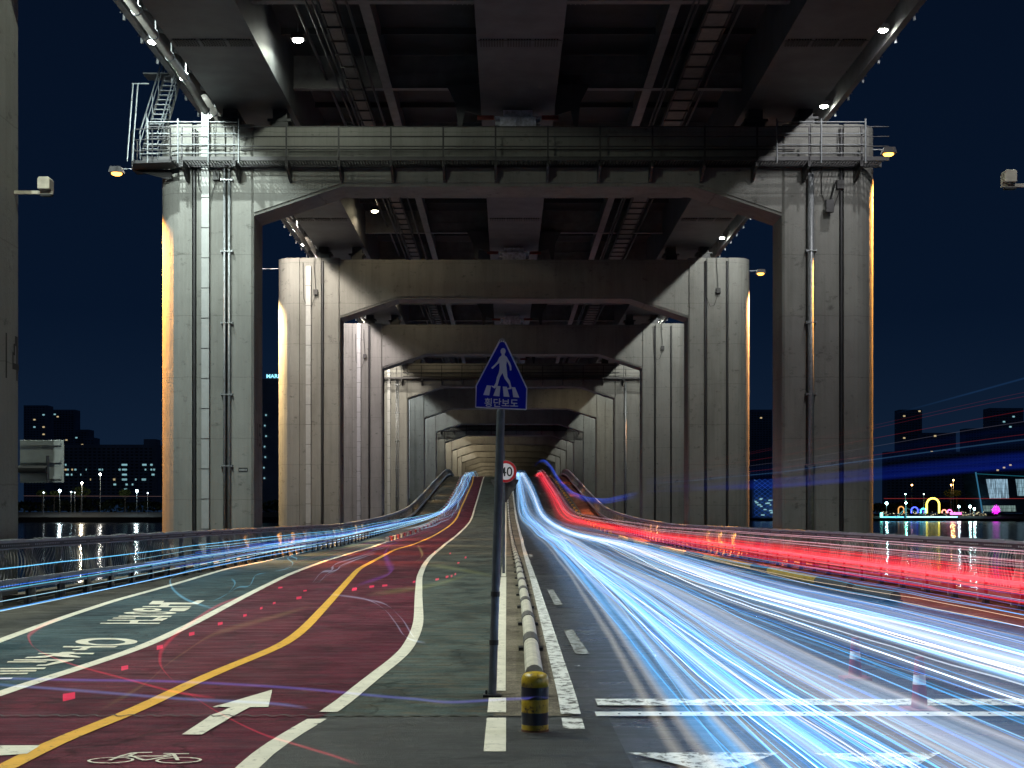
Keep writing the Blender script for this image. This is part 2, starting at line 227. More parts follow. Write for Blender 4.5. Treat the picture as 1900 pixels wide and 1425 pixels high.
def road_mat(name, c0, c1, rough=.5, spec_var=.2, streak=.5, worn=None, wornfac=(.60, .72), bumps=.35, crack=True, spec=.02, bd=.006):
    """pavement: transverse broom streaks, blotches, aggregate grain, worn patches"""
    m, nt, bs = mat(name)
    p = pos(nt)
    c = rampn(nt, noise(nt, pos(nt, (.45, .30, .45)), 1.3, 6, .62), [(.3, c0), (.7, c1)])
    s = rampn(nt, noise(nt, pos(nt, (.55, 13, 1)), 1.0, 4, .7), [(.34, (.45, .45, .45)), (.62, (1.25, 1.25, 1.25))])
    c = mix(nt, streak, c, s, 'MULTIPLY')
    g = rampn(nt, noise(nt, p, 60, 4, .85), [(.38, (.22, .22, .22)), (.60, (1.75, 1.75, 1.75))])
    c = mix(nt, .8, c, g, 'MULTIPLY')
    if worn:
        wn = rampn(nt, noise(nt, pos(nt, (1.0, 2.6, 1)), 2.1, 10, .74), [(wornfac[0], (0, 0, 0)), (wornfac[1], (1, 1, 1))])
        c = mix(nt, wn, c, worn)
    pt = rampn(nt, noise(nt, pos(nt, (.35, .16, 1)), 2.0, 8, .7), [(.40, (.42, .42, .45)), (.52, (1, 1, 1))])
    c = mix(nt, .75, c, pt, 'MULTIPLY')
    if crack:
        v = N(nt, 'ShaderNodeTexVoronoi', feature='DISTANCE_TO_EDGE', Scale=.55)
        wv = N(nt, 'ShaderNodeVectorMath', operation='MULTIPLY_ADD'); wv.inputs[1].default_value = (.9, .9, 0)
        nn = N(nt, 'ShaderNodeTexNoise', Scale=1.6, Detail=6); nt.links.new(p, nn.inputs['Vector'])
        nt.links.new(nn.outputs[1], wv.inputs[0]); nt.links.new(p, wv.inputs[2]); nt.links.new(wv.outputs[0], v.inputs['Vector'])
        ck = rampn(nt, v.outputs[0], [(.0, (.12, .12, .12)), (.012, (1, 1, 1)), (1, (1, 1, 1))])
        c = mix(nt, .7, c, ck, 'MULTIPLY')
    nt.links.new(c, bs.inputs['Base Color'])
    r = rampn(nt, noise(nt, pos(nt, (.8, 2.2, 1)), 1.6, 5), [(.3, (rough-spec_var,)*3), (.7, (rough+spec_var,)*3)])
    nt.links.new(r, bs.inputs['Roughness'])
    a = N(nt, 'ShaderNodeMath', operation='ADD')
    nt.links.new(noise(nt, p, 70, 3, .7), a.inputs[0]); nt.links.new(noise(nt, pos(nt, (1.2, 22, 1)), 1, 3), a.inputs[1])
    bump(nt, bs, a.outputs[0], bumps, bd)
    bs.inputs['Specular IOR Level'].default_value = spec
    return m
M['asphalt_wet'] = road_mat('dark_damp_asphalt', (.007, .008, .010), (.026, .028, .031), .34, .14, .75, bumps=1.0, spec=.5, bd=.014)
M['asphalt_left'] = road_mat('olive_grey_asphalt', (.035, .036, .033), (.075, .07, .06), .6)
M['asphalt_front'] = road_mat('front_asphalt', (.016, .018, .020), (.042, .044, .045), .45, .15, .75, bumps=.9, spec=.25, bd=.012)
M['median'] = road_mat('brown_median_strip', (.10, .085, .065), (.19, .165, .13), .7, .15)
M['green'] = road_mat('green_walkway_paint', (.040, .056, .056), (.080, .100, .094), .55, .15, .8, (.115, .085, .055), (.46, .74))
M['teal'] = road_mat('teal_lane_paint', (.030, .055, .068), (.052, .082, .092), .5, .15, .5, (.09, .07, .05), (.52, .76))
M['maroon'] = road_mat('maroon_lane_paint', (.070, .012, .024), (.125, .026, .040), .5, .15, .8, (.045, .022, .032), (.46, .66))
M['maroon_right'] = road_mat('dull_red_edge_paint', (.12, .035, .025), (.20, .06, .04), .55, .15, .6, (.25, .2, .12), (.56, .6))
def paint(name, col, w0=.575):
    m, nt, bs = mat(name)
    p = pos(nt)
    wn = rampn(nt, noise(nt, pos(nt, (1, .8, 1)), 7, 12, .78), [(w0, (0, 0, 0)), (w0+.06, (1, 1, 1))])
    c = rampn(nt, noise(nt, p, 3, 6), [(.3, tuple(x*.8 for x in col)), (.7, col)])
    c = mix(nt, wn, c, (.06, .055, .05))
    v = N(nt, 'ShaderNodeTexVoronoi', feature='DISTANCE_TO_EDGE', Scale=4.5)
    nn = N(nt, 'ShaderNodeTexNoise', Scale=6, Detail=6); nt.links.new(p, nn.inputs['Vector'])
    wv = N(nt, 'ShaderNodeVectorMath', operation='MULTIPLY_ADD'); wv.inputs[1].default_value = (.25, .25, 0)
    nt.links.new(nn.outputs[1], wv.inputs[0]); nt.links.new(p, wv.inputs[2]); nt.links.new(wv.outputs[0], v.inputs['Vector'])
    ck = rampn(nt, v.outputs[0], [(.0, (.35, .35, .35)), (.02, (1, 1, 1)), (1, (1, 1, 1))])
    c = mix(nt, .5, c, ck, 'MULTIPLY')
    nt.links.new(c, bs.inputs['Base Color']); bs.inputs['Roughness'].default_value = .6; bs.inputs['Specular IOR Level'].default_value = .2
    bump(nt, bs, noise(nt, p, 60, 3), .4, .004)
    return m
M['line_white'] = paint('white_line_paint', (.64, .60, .50))
M['line_worn'] = paint('worn_white_line_paint', (.64, .64, .62), .50)
M['line_faint'] = paint('faint_white_paint', (.30, .31, .31), .47)
M['line_yellow'] = paint('yellow_line_paint', (.64, .33, .025))

# additive glow of passing lamps: light that adds to whatever lies behind it
def glow_strand(name, k=1.0, samp='NONE'):
    m, nt, bs = mat(name); nt.nodes.remove(bs)
    e = N(nt, 'ShaderNodeEmission'); a = N(nt, 'ShaderNodeAttribute', attribute_name='Col')
    e.inputs[1].default_value = k
    t = N(nt, 'ShaderNodeBsdfTransparent'); ad = N(nt, 'ShaderNodeAddShader')
    nt.links.new(a.outputs['Color'], e.inputs[0]); nt.links.new(e.outputs[0], ad.inputs[0]); nt.links.new(t.outputs[0], ad.inputs[1])
    nt.links.new(ad.outputs[0], nt.nodes['Material Output'].inputs[0]); m.cycles.emission_sampling = samp
    return m
def glow_sheet(name, cols, k=1.0, across=26, along=.5, lo=.42, hi=.78, samp='FRONT_BACK', seed=0.):
    """sheet of fine parallel streaks: noise stretched along the run, UV.x across, UV.y metres along"""
    m, nt, bs = mat(name); nt.nodes.remove(bs)
    uv = N(nt, 'ShaderNodeUVMap', uv_map='UVMap'); mp = N(nt, 'ShaderNodeMapping'); mp.inputs['Scale'].default_value = (across, along*.06, 1); mp.inputs['Location'].default_value = (seed, seed*.3, seed)
    nt.links.new(uv.outputs[0], mp.inputs[0])
    n1 = noise(nt, mp.outputs[0], 1, 5, .72)
    mp2 = N(nt, 'ShaderNodeMapping'); mp2.inputs['Scale'].default_value = (across*.22, along*.05, 1); mp2.inputs['Location'].default_value = (seed+5, 2, 1); nt.links.new(uv.outputs[0], mp2.inputs[0])
    n2 = noise(nt, mp2.outputs[0], 1, 3, .6)
    inten = rampn(nt, n1, [(lo, (0, 0, 0)), (hi, (1, 1, 1))])
    big = rampn(nt, n2, [(.36, (.02, .02, .02)), (.62, (1, 1, 1))])
    col = rampn(nt, noise(nt, mp2.outputs[0], 2.3, 2), [(.3+.4*i/(len(cols)-1), c) for i, c in enumerate(cols)])
    c = mix(nt, 1., mix(nt, 1., col, inten, 'MULTIPLY'), big, 'MULTIPLY')
    # soft fade towards both rims of the sheet
    sx = N(nt, 'ShaderNodeSeparateXYZ'); nt.links.new(uv.outputs[0], sx.inputs[0])
    rim = rampn(nt, sx.outputs['X'], [(.0, (0, 0, 0)), (.22, (1, 1, 1)), (.78, (1, 1, 1)), (1, (0, 0, 0))])
    c = mix(nt, 1., c, rim, 'MULTIPLY')
    e = N(nt, 'ShaderNodeEmission', Strength=k); t = N(nt, 'ShaderNodeBsdfTransparent'); ad = N(nt, 'ShaderNodeAddShader')
    nt.links.new(c, e.inputs[0]); nt.links.new(e.outputs[0], ad.inputs[0]); nt.links.new(t.outputs[0], ad.inputs[1])
    nt.links.new(ad.outputs[0], nt.nodes['Material Output'].inputs[0]); m.cycles.emission_sampling = samp
    return m

# ---------------------------------------------------------------- road height profile: flat, then the raised hump
_T = [(-50,0),(0,0),(80,0),(100,.2),(118,.55),(144,1.4),(168,3.1),(203,5.9),(236,8.3),(250,8.75),(264,8.5),(285,7.2),(320,4.6),(360,1.6),(400,.3),(430,0),(700,0)]
_x = [a for a, b in _T]; _z = [b for a, b in _T]; _m = [0]*len(_T)
for i in range(1, len(_T)-1):
    d0 = (_z[i]-_z[i-1])/(_x[i]-_x[i-1]); d1 = (_z[i+1]-_z[i])/(_x[i+1]-_x[i])
    _m[i] = 0 if d0*d1 <= 0 else 2*d0*d1/(d0+d1)
def zr(y):
    if y <= _x[0] or y >= _x[-1]: return 0.
    i = max(k for k in range(len(_x)) if _x[k] <= y)
    h = _x[i+1]-_x[i]; t = (y-_x[i])/h
    return (2*t**3-3*t*t+1)*_z[i]+(t**3-2*t*t+t)*h*_m[i]+(-2*t**3+3*t*t)*_z[i+1]+(t**3-t*t)*h*_m[i+1]
def lerp(tab, y):
    if y <= tab[0][1]: return tab[0][0]
    if y >= tab[-1][1]: return tab[-1][0]
    for (x0, y0), (x1, y1) in zip(tab, tab[1:]):
        if y0 <= y <= y1: return x0+(x1-x0)*(y-y0)/max(y1-y0, 1e-6)
def curve(tab, ysm=.0):
    tab = sorted(tab, key=lambda t: t[1])
    def f(y):
        if ysm == 0: return lerp(tab, y)
        s = ysm*max(.15, min(1, y/60))
        return sum(lerp(tab, y+s*k)*wt for k, wt in ((-1, .15), (-.5, .2), (0, .3), (.5, .2), (1, .15)))
    return f
YG = [y*.5 for y in range(-10, 160)] + [80+y for y in range(0, 201)] + [284+y*4 for y in range(0, 80)]
def strip(name, fl, fr, y0, y1, dz, m, parent=None, extra=()):
    ys = sorted(set([y0, y1]+[y for y in YG if y0 < y < y1]+list(extra)))
    b = MB()
    for y in ys:
        z = zr(y)+dz; b.v += [(fl(y), y, z), (fr(y), y, z)]
    for i in range(len(ys)-1): b.f.append((2*i, 2*i+1, 2*i+3, 2*i+2)); b.m.append(0)
    return b.build(name, m, parent)
def line(name, f, y0, y1, m, parent, w=.075, dz=.008):
    def off(s):
        def g(y):
            e = .3; d = (f(y+e)-f(y-e))/(2*e); return f(y)+s*w*math.sqrt(1+d*d)
        return g
    return strip(name, off(-1), off(1), y0, y1, dz, m, parent)
def flat(name, polys, m, parent, dz=.008):
    b = MB()
    for i, p in enumerate(polys): b.poly([(x, y, zr(y)+dz+i*.0002) for x, y in p])
    return b.build(name, m, parent)
# ================================================================ LOWER BRIDGE: roadway and paint
CX = .47                                              # axis of the upper bridge
road = strip('road', lambda y: -10.7, lambda y: 10.7, -5, 596, 0, M['asphalt_wet'])
tag(road, 'damp dark road surface of the low bridge rising to a hump', kind='structure')
fA = curve(D['walk_line'], 4); fY = curve(D['yellow'], 4); fM = curve(D['white_mid'], 4); fO = curve(D['white_out'], 3)
fP = curve(D['pipe'], 3); fR = curve(D['right_line'], 3)
strip('left_shoulder', lambda y: -10.69, lambda y: -.12, -5, 596, .004, M['asphalt_left'], road)
strip('teal_lane', lambda y: max(-10.2, fO(y)-.02), fM, 2, 112, .008, M['teal'], road)
strip('maroon_lane', fM, fA, 2, 420, .008, M['maroon'], road)
strip('green_walkway', fA, lambda y: -.12, 12.56, 420, .008, M['green'], road)
strip('front_apron', fA, lambda y: .9, 2, 12.44, .012, M['asphalt_front'], road)
strip('median_strip', lambda y: -.12, lambda y: fR(y), 12.56, 420, .008, M['median'], road)
strip('edge_lane', lambda y: 8.3, lambda y: 10.4, 8, 420, .008, M['maroon_right'], road)
for a, b in ((12.75, 420), (6, 12.32)): line('white_line', fA, a, b, M['line_white'], road, .085, .016)
line('yellow_line', fY, 5, 420, M['line_yellow'], road, .085, .016)
line('white_line', fM, 8, 112, M['line_white'], road, .085, .016)
line('white_line', fO, 12, 108, M['line_white'], road, .085, .016)
fE = lambda y: -.09
for a, b, w_ in ((10.62, 12.38, .085), (12.72, 13.75, .085), (14.3, 40.8, .08), (41.2, 420, .07)): line('white_line', fE, a, b, M['line_white'], road, w_, .016)
for a, b in ((11.75, 12.38), (12.62, 40.9), (41.1, 300)): line('white_line', fR, a, b, M['line_worn'], road, .09, .016)
tag(flat('lane_lettering', D['letters'], M['line_white'], road, .016))
b = MB()
for o_, i_ in D['rings']:
    n = len(o_)
    for k in range(n):
        k2 = (k+1) % n
        b.poly([(o_[k][0], o_[k][1], .016), (o_[k2][0], o_[k2][1], .016), (i_[k2][0], i_[k2][1], .016), (i_[k][0], i_[k][1], .016)])
b.build('lane_lettering', M['line_white'], road)
flat('lane_arrow', [D['arrow']], M['line_white'], road, .018)
flat('lane_arrow', [[(-4.173, 10.88), (-3.622, 10.88), (-3.594, 10.5), (-3.778, 10.42), (-4.1, 10.36)]], M['line_white'], road, .018)
flat('give_way_triangle', [D['bigarrow'][0]], M['line_worn'], road, .016)
flat('give_way_triangle', [D['bigarrow'][1]], M['line_worn'], road, .016)
flat('stop_line', [[(.86, 13.2), (7.6, 13.2), (7.6, 13.66), (.86, 13.66)]], M['line_worn'], road, .016)
flat('metal_joint_plate', [[(.80, 12.47), (7.7, 12.47), (7.7, 12.74), (.80, 12.74)]], simple('bright_joint_plate', (.62, .62, .60), .35, 0, .15, 9), road, .02)
b = MB()
for k in range(36): b.box(1.0+k*.185, 1.02+k*.185, 12.58, 12.60, .02, .024)
tag(b.build('joint_screws', M['black'], road), kind='stuff')
flat('worn_dash', [[(.89, 18.1), (1.07, 18.1), (1.04, 22), (.89, 22)]], M['line_faint'], road, .016)
flat('worn_dash', [[(.96, 28), (1.13, 28), (1.13, 34), (.98, 34)]], M['line_faint'], road, .016)
for y in (60, 96): flat('worn_dash', [[(1.0, y), (1.15, y), (1.15, y+5), (1.0, y+5)]], M['line_faint'], road, .016)
# bicycle pictogram: rings and bars of paint
b = MB()
def ringflat(b, cx, cy_, rx, ry, t, tz, z, n=28):
    for k in range(n):
        a0, a1 = 2*PI*k/n, 2*PI*(k+1)/n
        b.poly([(cx+rx*math.cos(a0), cy_+ry*math.sin(a0), z), (cx+rx*math.cos(a1), cy_+ry*math.sin(a1), z),
                (cx+(rx-t)*math.cos(a1), cy_+(ry-tz)*math.sin(a1), z), (cx+(rx-t)*math.cos(a0), cy_+(ry-tz)*math.sin(a0), z)])
ringflat(b, -2.885, 10.215, .168, .125, .022, .022, .019); ringflat(b, -2.39, 10.215, .168, .125, .022, .022, .0192)
zz = .0195
for pl in D['bike_frame']:
    for (xa, ya), (xb, yb) in zip(pl, pl[1:]):
        d = Vector((xb-xa, yb-ya)); n2 = Vector((-d.y, d.x)).normalized()*.014; zz += .0002
        b.poly([(xa+n2.x, ya+n2.y, zz), (xb+n2.x, yb+n2.y, zz), (xb-n2.x, yb-n2.y, zz), (xa-n2.x, ya-n2.y, zz)])
b.build('bicycle_marking', M['line_white'], road)
# finger joint: wavy black seam across the left half
b = MB(); pts = []
for i in range(0, 561): x = -10.2+i*.0182; pts.append((x, 12.50+.05*max(-.8, min(.8, math.sin(x*2*PI/.17)))*1.1, .021))
for (a, c) in zip(pts, pts[1:]): b.poly([(a[0], a[1]-.02, .021), (c[0], c[1]-.02, .021), (c[0], c[1]+.02, .021), (a[0], a[1]+.02, .021)])
b.build('finger_joint', M['black'], road)
# expansion joints further on
pale = simple('joint_mortar', (.42, .40, .36), .6, 0, .2, 6)
for y in (41.2, 71, 101, 131, 160, 190, 219, 247):
    z = zr(y)+.024; z2 = zr(y+.12)+.024; b = MB()
    b.poly([(.5, y, z), (7.9, y, z), (7.9, y+.12, z2), (.5, y+.12, z2)]); b.build('expansion_joint', pale, road)
    b = MB(); b.poly([(-10.2, y, z), (-.2, y, z), (-.2, y+.07, z2), (-10.2, y+.07, z2)]); b.build('expansion_joint', M['black'], road)
for y in (27, 34, 48, 55, 63, 80, 90):
    b = MB(); b.poly([(-6.5, y, .024), (-.2, y, .024), (-.2, y+.05, .024), (-6.5, y+.05, .024)])
    if y < 80: b.build('slab_joint', M['black'], road)
# cracks in the near asphalt
b = MB(); b.poly([(1.98-.02, 11.6, .012), (1.98+.01, 11.6, .012), (2.02, 10.75, .012), (1.99, 10.75, .012)]); b.build('crack', M['black'], road)
# slab edges of the low bridge
for s in (-1, 1):
    b = MB(); ys = [y for y in YG if y <= 590]
    for i, y in enumerate(ys):
        z = zr(y); b.v += [(s*10.7, y, z+.12), (s*10.35, y, z+.12), (s*10.35, y, z-.02), (s*10.7, y, z-1.5)]
    for i in range(len(ys)-1):
        for k in range(4): b.f.append((4*i+k, 4*i+(k+1) % 4, 4*i+4+(k+1) % 4, 4*i+4+k)); b.m.append(0)
    b.build('kerb', M['median'], road)

# ---------------------------------------------------------------- railings of the low bridge
def railing(s, label):
    X = s*10.2; R = empty('bridge_railing', (X, 4, 0)); tag(R, label, 'railing', 'railings along both edges of the low bridge')
    ys = [y for y in YG if 4 <= y <= 300]
    def run(name, x, z, r, m, seg=8, y1=300):
        b = MB(); b.tube([(x-X, y-4, zr(y)+z) for y in ys if y <= y1], r, seg); b.build(name, m, R, smooth=seg > 4)
    def bar(name, x, z, hw, hz, m):
        b = MB()
        for y in ys: b.v += [(x-X-hw, y-4, zr(y)+z-hz), (x-X+hw, y-4, zr(y)+z-hz), (x-X+hw, y-4, zr(y)+z+hz), (x-X-hw, y-4, zr(y)+z+hz)]
        for i in range(len(ys)-1):
            for k in range(4): b.f.append((4*i+k, 4*i+(k+1) % 4, 4*i+4+(k+1) % 4, 4*i+4+k)); b.m.append(0)
        b.build(name, m, R)
    bar('top_rail', X, 1.27, .09, .025, M['galv']); bar('top_rail_box', X, 1.19, .05, .05, M['dark_steel']); bar('under_rail', X, 1.12, .06, .012, M['galv'])
    bar('bottom_rail', X, .30, .05, .03, M['rail_grey'])
    bar('guard_beam', X-s*.42, .50, .03, .045, M['galv']); bar('guard_beam', X-s*.42, .36, .03, .035, M['galv'])
    # posts: leaning plates every 2 m
    pb = MB(); pb.prism([(-.05, 0), (.13, 0), (.10, .45), (.02, .8), (.06, 1.15), (-.05, 1.15)], -.02, .02, 'y'); pm = pb.mesh('railing_post', M['rail_grey'])
    gb = MB(); gb.box(-.05, .05, -.09, .09, 0, .12); gb.box(-.03, .03, -.03, .03, .12, .5); gb.box(-.16, .1, -.13, .13, -.02, .02); gm = gb.mesh('guard_post', M['dark_steel'])
    wb = MB(); wb.box(-.008, .008, -.13, .13, .3, 1.14); wm = wb.mesh('post_plate', M['rail_grey'])
    y = 6.; k = 0
    while y < 262:
        if k < 130:
            link('post', pm, R, (0, y-4, zr(y)), (0, 0, 0 if s < 0 else PI)); link('post_plate', wm, R, (s*.06, y-4, zr(y)), (0, 0, 0))
            link('guard_post', gm, R, (-s*.42, y-4+.6, zr(y+.6)))
        y += 2; k += 1
    # curved balusters, too fine to pick apart
    b = MB(); y = 5.
    while y < 200:
        z0 = zr(y); st = .16 if y < 110 else .5
        ph = 2*PI*(y/2.0); amp = .16
        prev = None
        for i in range(9):
            t = i/8; z = .32+.8*t; bend = math.sin(PI*t)
            yy = y-4+amp*bend*math.sin(ph+t*3.2); xx = s*(-.03+.12*bend*math.cos(ph*.5+t*2.2))
            cur = [(xx-.009, yy-.011, z0+z), (xx+.009, yy-.011, z0+z), (xx+.009, yy+.011, z0+z), (xx-.009, yy+.011, z0+z)]
            n = len(b.v); b.v += cur
            if prev is not None:
                for q in range(4): b.f.append((prev+q, prev+(q+1) % 4, n+(q+1) % 4, n+q)); b.m.append(0)
            prev = n
        y += st
    tag(b.build('balusters', M['rail_grey'], R), kind='stuff')
    # reflected glints along the rail box, put in as small pale plates
    b = MB(); y = 6.
    while y < 90:
        for j in range(14): yy = y-4+.16+j*.12; b.box(-s*.056-.003, -s*.056+.003, yy, yy+.05, 1.175, 1.205)
        y += 2
    tag(b.build('rail_glints', M['white_duct'], R), kind='stuff')
    # little lids on the top rail
    lb = MB(); lb.box(-.10, .10, -.45, .45, 0, .018); lm = lb.mesh('rail_cap', M['galv']); y = 7
    while y < 80: link('rail_cap', lm, R, (s*.03, y-4, 1.297)); y += 2
railing(-1, 'long railing with curved thin bars on the left edge of the low bridge')
railing(1, 'long railing with curved thin bars on the right edge of the low bridge')

# ---------------------------------------------------------------- tube barriers
T = empty('tube_barrier', (.3, 15, 0)); tag(T, 'long low white tube barrier with dark sleeves running behind the striped bollard', 'barrier')
y = 15.0; k = 0
while y < 258:
    for (a, c, nm, m, r) in ((y, y+3.3, 'tube', M['conc_white'], .098), (y+3.3, y+4.25, 'sleeve', M['sleeve'], .106)):
        b = MB(); b.tube([(fP(a+(c-a)*i/4)-.3, a+(c-a)*i/4-15, zr(a+(c-a)*i/4)+.11) for i in range(5)], r, 14)
        b.build(nm, m, T, smooth=False)
    b = MB(); b.box(fP(y+3.7)-.3-.16, fP(y+3.7)-.3+.16, y+3.6-15, y+3.9-15, zr(y+3.7), zr(y+3.7)+.05); b.build('foot', M['dark_steel'], T)
    y += 4.25
T = empty('tube_barrier', (8.05, 29, 0)); tag(T, 'yellow and black tube barrier between the light streams and the right edge lane', 'barrier')
y = 29.; seq = [(3.2, 0), (.6, -1), (3.4, 0), (6.6, 1), (2.8, 0)]

if True:
    y = 29.; plan = [(3.2, 'b'), (.6, 'g'), (3.4, 'b'), (6.6, 'y'), (2.9, 'b'), (11., 'y'), (6., 'b'), (10., 'y'), (6, 'b'), (9, 'y'), (4, 'b'), (8, 'y')]
    for ln, kd in plan:
        if kd != 'g':
            b = MB(); b.tube([(0, y-29+ln*i/4, zr(y+ln*i/4)+.12) for i in range(5)], .115, 14); b.build('tube', M['tube_yellow'] if kd == 'y' else M['sleeve'], T)
            b = MB(); b.box(-.2, .2, y-29+.2, y-29+.5, zr(y), zr(y)+.04); b.build('foot', M['dark_steel'], T)
        y += ln
def blocks(x, y0, y1, ma, mb_, label, step=2.2):
    T = empty('kerb_blocks', (x(y0), y0, zr(y0))); tag(T, label, 'kerb')
    y = y0; k = 0
    bb = (MB(), MB())
    while y < y1:
        q = bb[k % 2]; z = zr(y)-zr(y0); xx = x(y)-x(y0)
        q.box(xx-.12, xx+.12, y-y0, y-y0+step*.55, z+.02, z+.30); y += step; k += 1
    tag(bb[0].build('block_row', ma, T), kind='stuff'); tag(bb[1].build('block_row', mb_, T), kind='stuff')
blocks(lambda y: 8.05-.004*(y-100), 108, 258, M['tube_yellow'], M['sleeve'], 'row of yellow and black kerb blocks climbing the right side of the hump')
blocks(fM, 92, 258, M['conc_white'], simple('red_block_paint', (.30, .04, .03)), 'row of red and white kerb blocks climbing the left side of the hump')

# ================================================================ PORTAL PIERS
PY0, PS, NP = 28.1, 30.2, 18
def column_mesh(s):
    """plan outline of one leg: flat front with two drain grooves, rounded outer end"""
    o = [(11.10, 0), (11.98, 0), (11.98, .13), (12.20, .13), (12.20, 0), (13.36, 0), (13.36, .13), (13.56, .13), (13.56, 0), (13.93, 0)]
    for i in range(1, 16): a = -PI/2+PI*i/16; o.append((13.93+1.1*math.cos(a), 1.1+1.1*math.sin(a)))
    o += [(13.93, 2.2), (11.10, 2.2), (11.0, 2.1), (11.0, .1)]
    b = MB(); b.prism([(s*x, y) for x, y in o], -3, 18.1)
    # thin lift rings left by the formwork on the round nose
    return b.mesh('column', M['concrete'])
col_l, col_r = column_mesh(-1), column_mesh(1)
b = MB()
beam = [(-11, 14.3), (-7.35, 15.52), (7.35, 15.52), (11, 14.3), (11, 18.0), (-11, 18.0)]
b.prism(beam, .1, 2.1, 'y')
b.prism([(-11, 14.42), (-7.32, 15.66), (7.32, 15.66), (11, 14.42), (11, 17.98), (-11, 17.98)], .02, .1, 'y')
beam_me = b.mesh('cap_beam', M['concrete'])
bb = MB()
for i, (dz, hw) in enumerate(((0, .75), (.16, .95), (.30, .72), (.44, .95), (.56, .62))): bb.box(-hw, hw, .35+.05*i, 1.7-.05*i, dz, dz+(.13 if i < 4 else .28))
bb.box(-.75, -.08, .2, .34, .0, .45); bb.box(.08, .75, .2, .34, .0, .45)
bear_me = bb.mesh('bearing', M['bearing'])
bb = MB(); bb.box(-.35, .35, .5, 1.5, 0, .35); bb.box(-.5, .5, .45, 1.55, .35, .45); bb.box(-.3, .3, .6, 1.4, .45, .88)
bear2_me = bb.mesh('bearing', M['soffit_dark'])
bb = MB(); bb.box(-.35, .35, -.05, .05, -.09, .09); stop_me = bb.mesh('damper', M['red_steel'])
names = ['concrete portal pier nearest the camera, numbered 14 on its inner face',
 'concrete portal pier numbered 15 with a walkway and handrails across its cap',
 'third concrete portal pier, its left leg warmly lit',
 'fourth concrete portal pier, its left leg tinted pinkish behind the blue sign',
 'fifth concrete portal pier, the second one carrying a maintenance walkway']
ordn = ['sixth', 'seventh', 'eighth', 'ninth', 'tenth', 'eleventh', 'twelfth', 'thirteenth', 'fourteenth', 'fifteenth', 'sixteenth', 'seventeenth', 'eighteenth']
piers = []
for i in range(NP):
    y = PY0+PS*i
    P = empty('portal_pier', (CX, y, 0)); piers.append(P)
    tag(P, names[i] if i < 5 else '%s concrete portal pier counted from the camera under the bridge' % ordn[i-5], 'bridge pier', 'concrete portal piers of the upper bridge')
    link('column', col_l, P); link('column', col_r, P); link('cap_beam', beam_me, P)
    link('bearing', bear_me, P, (0, 0, 18.0))
    for x in (-12.1, -10, 10, 12.1): link('bearing', bear2_me, P, (x, 0, 18.0 if abs(x) < 11 else 18.1))
    for x in (-1.35, 1.35): link('damper', stop_me, P, (x, .5, 18.5))
    ex = MB()
    if i < 6:
        # conduit lying in the inner groove and cables up the face
        for s in ((-1,) if i else (-1, 1)):
            pass
def on_pier(i, name, mb, m, loc=(0, 0, 0), **k): return mb.build(name, m, piers[i], loc, **k)
# duct on the left legs, in 1.25 m lengths
seg = MB(); seg.box(-.155, .155, -.20, -.02, .015, 1.24); seg_me = seg.mesh('duct_segment', M['white_duct'])
jn = MB(); jn.box(-.17, .17, -.215, -.02, -.012, .012); jn_me = jn.mesh('duct_collar', M['dark_steel'])
for i in range(1, 6):
    D_ = empty('drain_duct', (-12.5, PY0+PS*i, zr(PY0+PS*i))); tag(D_, ['', 'white square drain duct down the left leg of pier 15 beside its orange edge', 'white square drain duct down the left leg of the third pier',
        'bluish white drain duct down the left leg of the fourth pier', 'white drain duct down the left leg of the fifth pier', 'white drain duct down the left leg of the sixth pier'][i], 'drain pipe', 'square drain ducts on the left legs')
    for k in range(15 if i == 1 else 14): link('duct_segment', seg_me, D_, (0, 0, k*1.25)); link('collar', jn_me, D_, (0, 0, k*1.25))
def clamp_pipe(i, x, r, m, z1, label, cat='drain pipe', n=1, gap=.20):
    D_ = empty('wall_pipe', (x, PY0+PS*i, 0)); tag(D_, label, cat)
    for k in range(n):
        xx = (k-(n-1)/2)*gap; b = MB(); b.tube([(xx, -r-.06, -.5), (xx, -r-.06, z1)], r, 12); b.build('pipe', m, D_, smooth=True)
    z = .9
    while z < z1-.3:
        b = MB(); hw = r+(n-1)*gap/2+.09; b.box(-hw, hw, -2*r-.08, -.001, z-.022, z+.022); b.box(-hw, -hw+.03, -2*r-.10, -.001, z-.05, z+.05); b.box(hw-.03, hw, -2*r-.10, -.001, z-.05, z+.05)
        b.build('clamp', m, D_); z += 2.97
clamp_pipe(1, -11.62, .055, M['galv'], 16.2, 'twin thin conduits clamped to the left leg of pier 15', n=2)
clamp_pipe(1, 12.62, .13, M['galv'], 16.0, 'round clamped drain pipe on the right leg of pier 15')
clamp_pipe(4, -11.62, .055, M['galv'], 16.2, 'twin thin conduits clamped to the left leg of the fifth pier', n=2)
clamp_pipe(4, 12.62, .11, M['galv'], 16.0, 'round drain pipe clamped to the right leg of the fifth pier')
for i, nm in ((2, 'third'), (3, 'fourth')):
    for x, sd in ((12.57, 'right'), (13.93, 'far right'), (-11.63, 'left')):
        D_ = empty('wall_pipe', (x, PY0+PS*i, 0)); tag(D_, 'dark drain pipe lying in a groove on the %s of the %s pier' % (sd if sd != 'far right' else 'outer right leg', nm), 'drain pipe')
        b = MB(); b.tube([(0, .05, -.5), (0, .05, 17.9)], .07, 8); b.build('pipe', M['dark_steel'], D_)
b = MB(); b.tube([(0, .05, -.5), (0, .05, 17.9)], .08, 8)
D_ = empty('wall_pipe', (13.93, PY0+PS, 0)); tag(D_, 'dark pipe in the outer groove of the right leg of pier 15', 'drain pipe'); b.build('pipe', M['dark_steel'], D_)
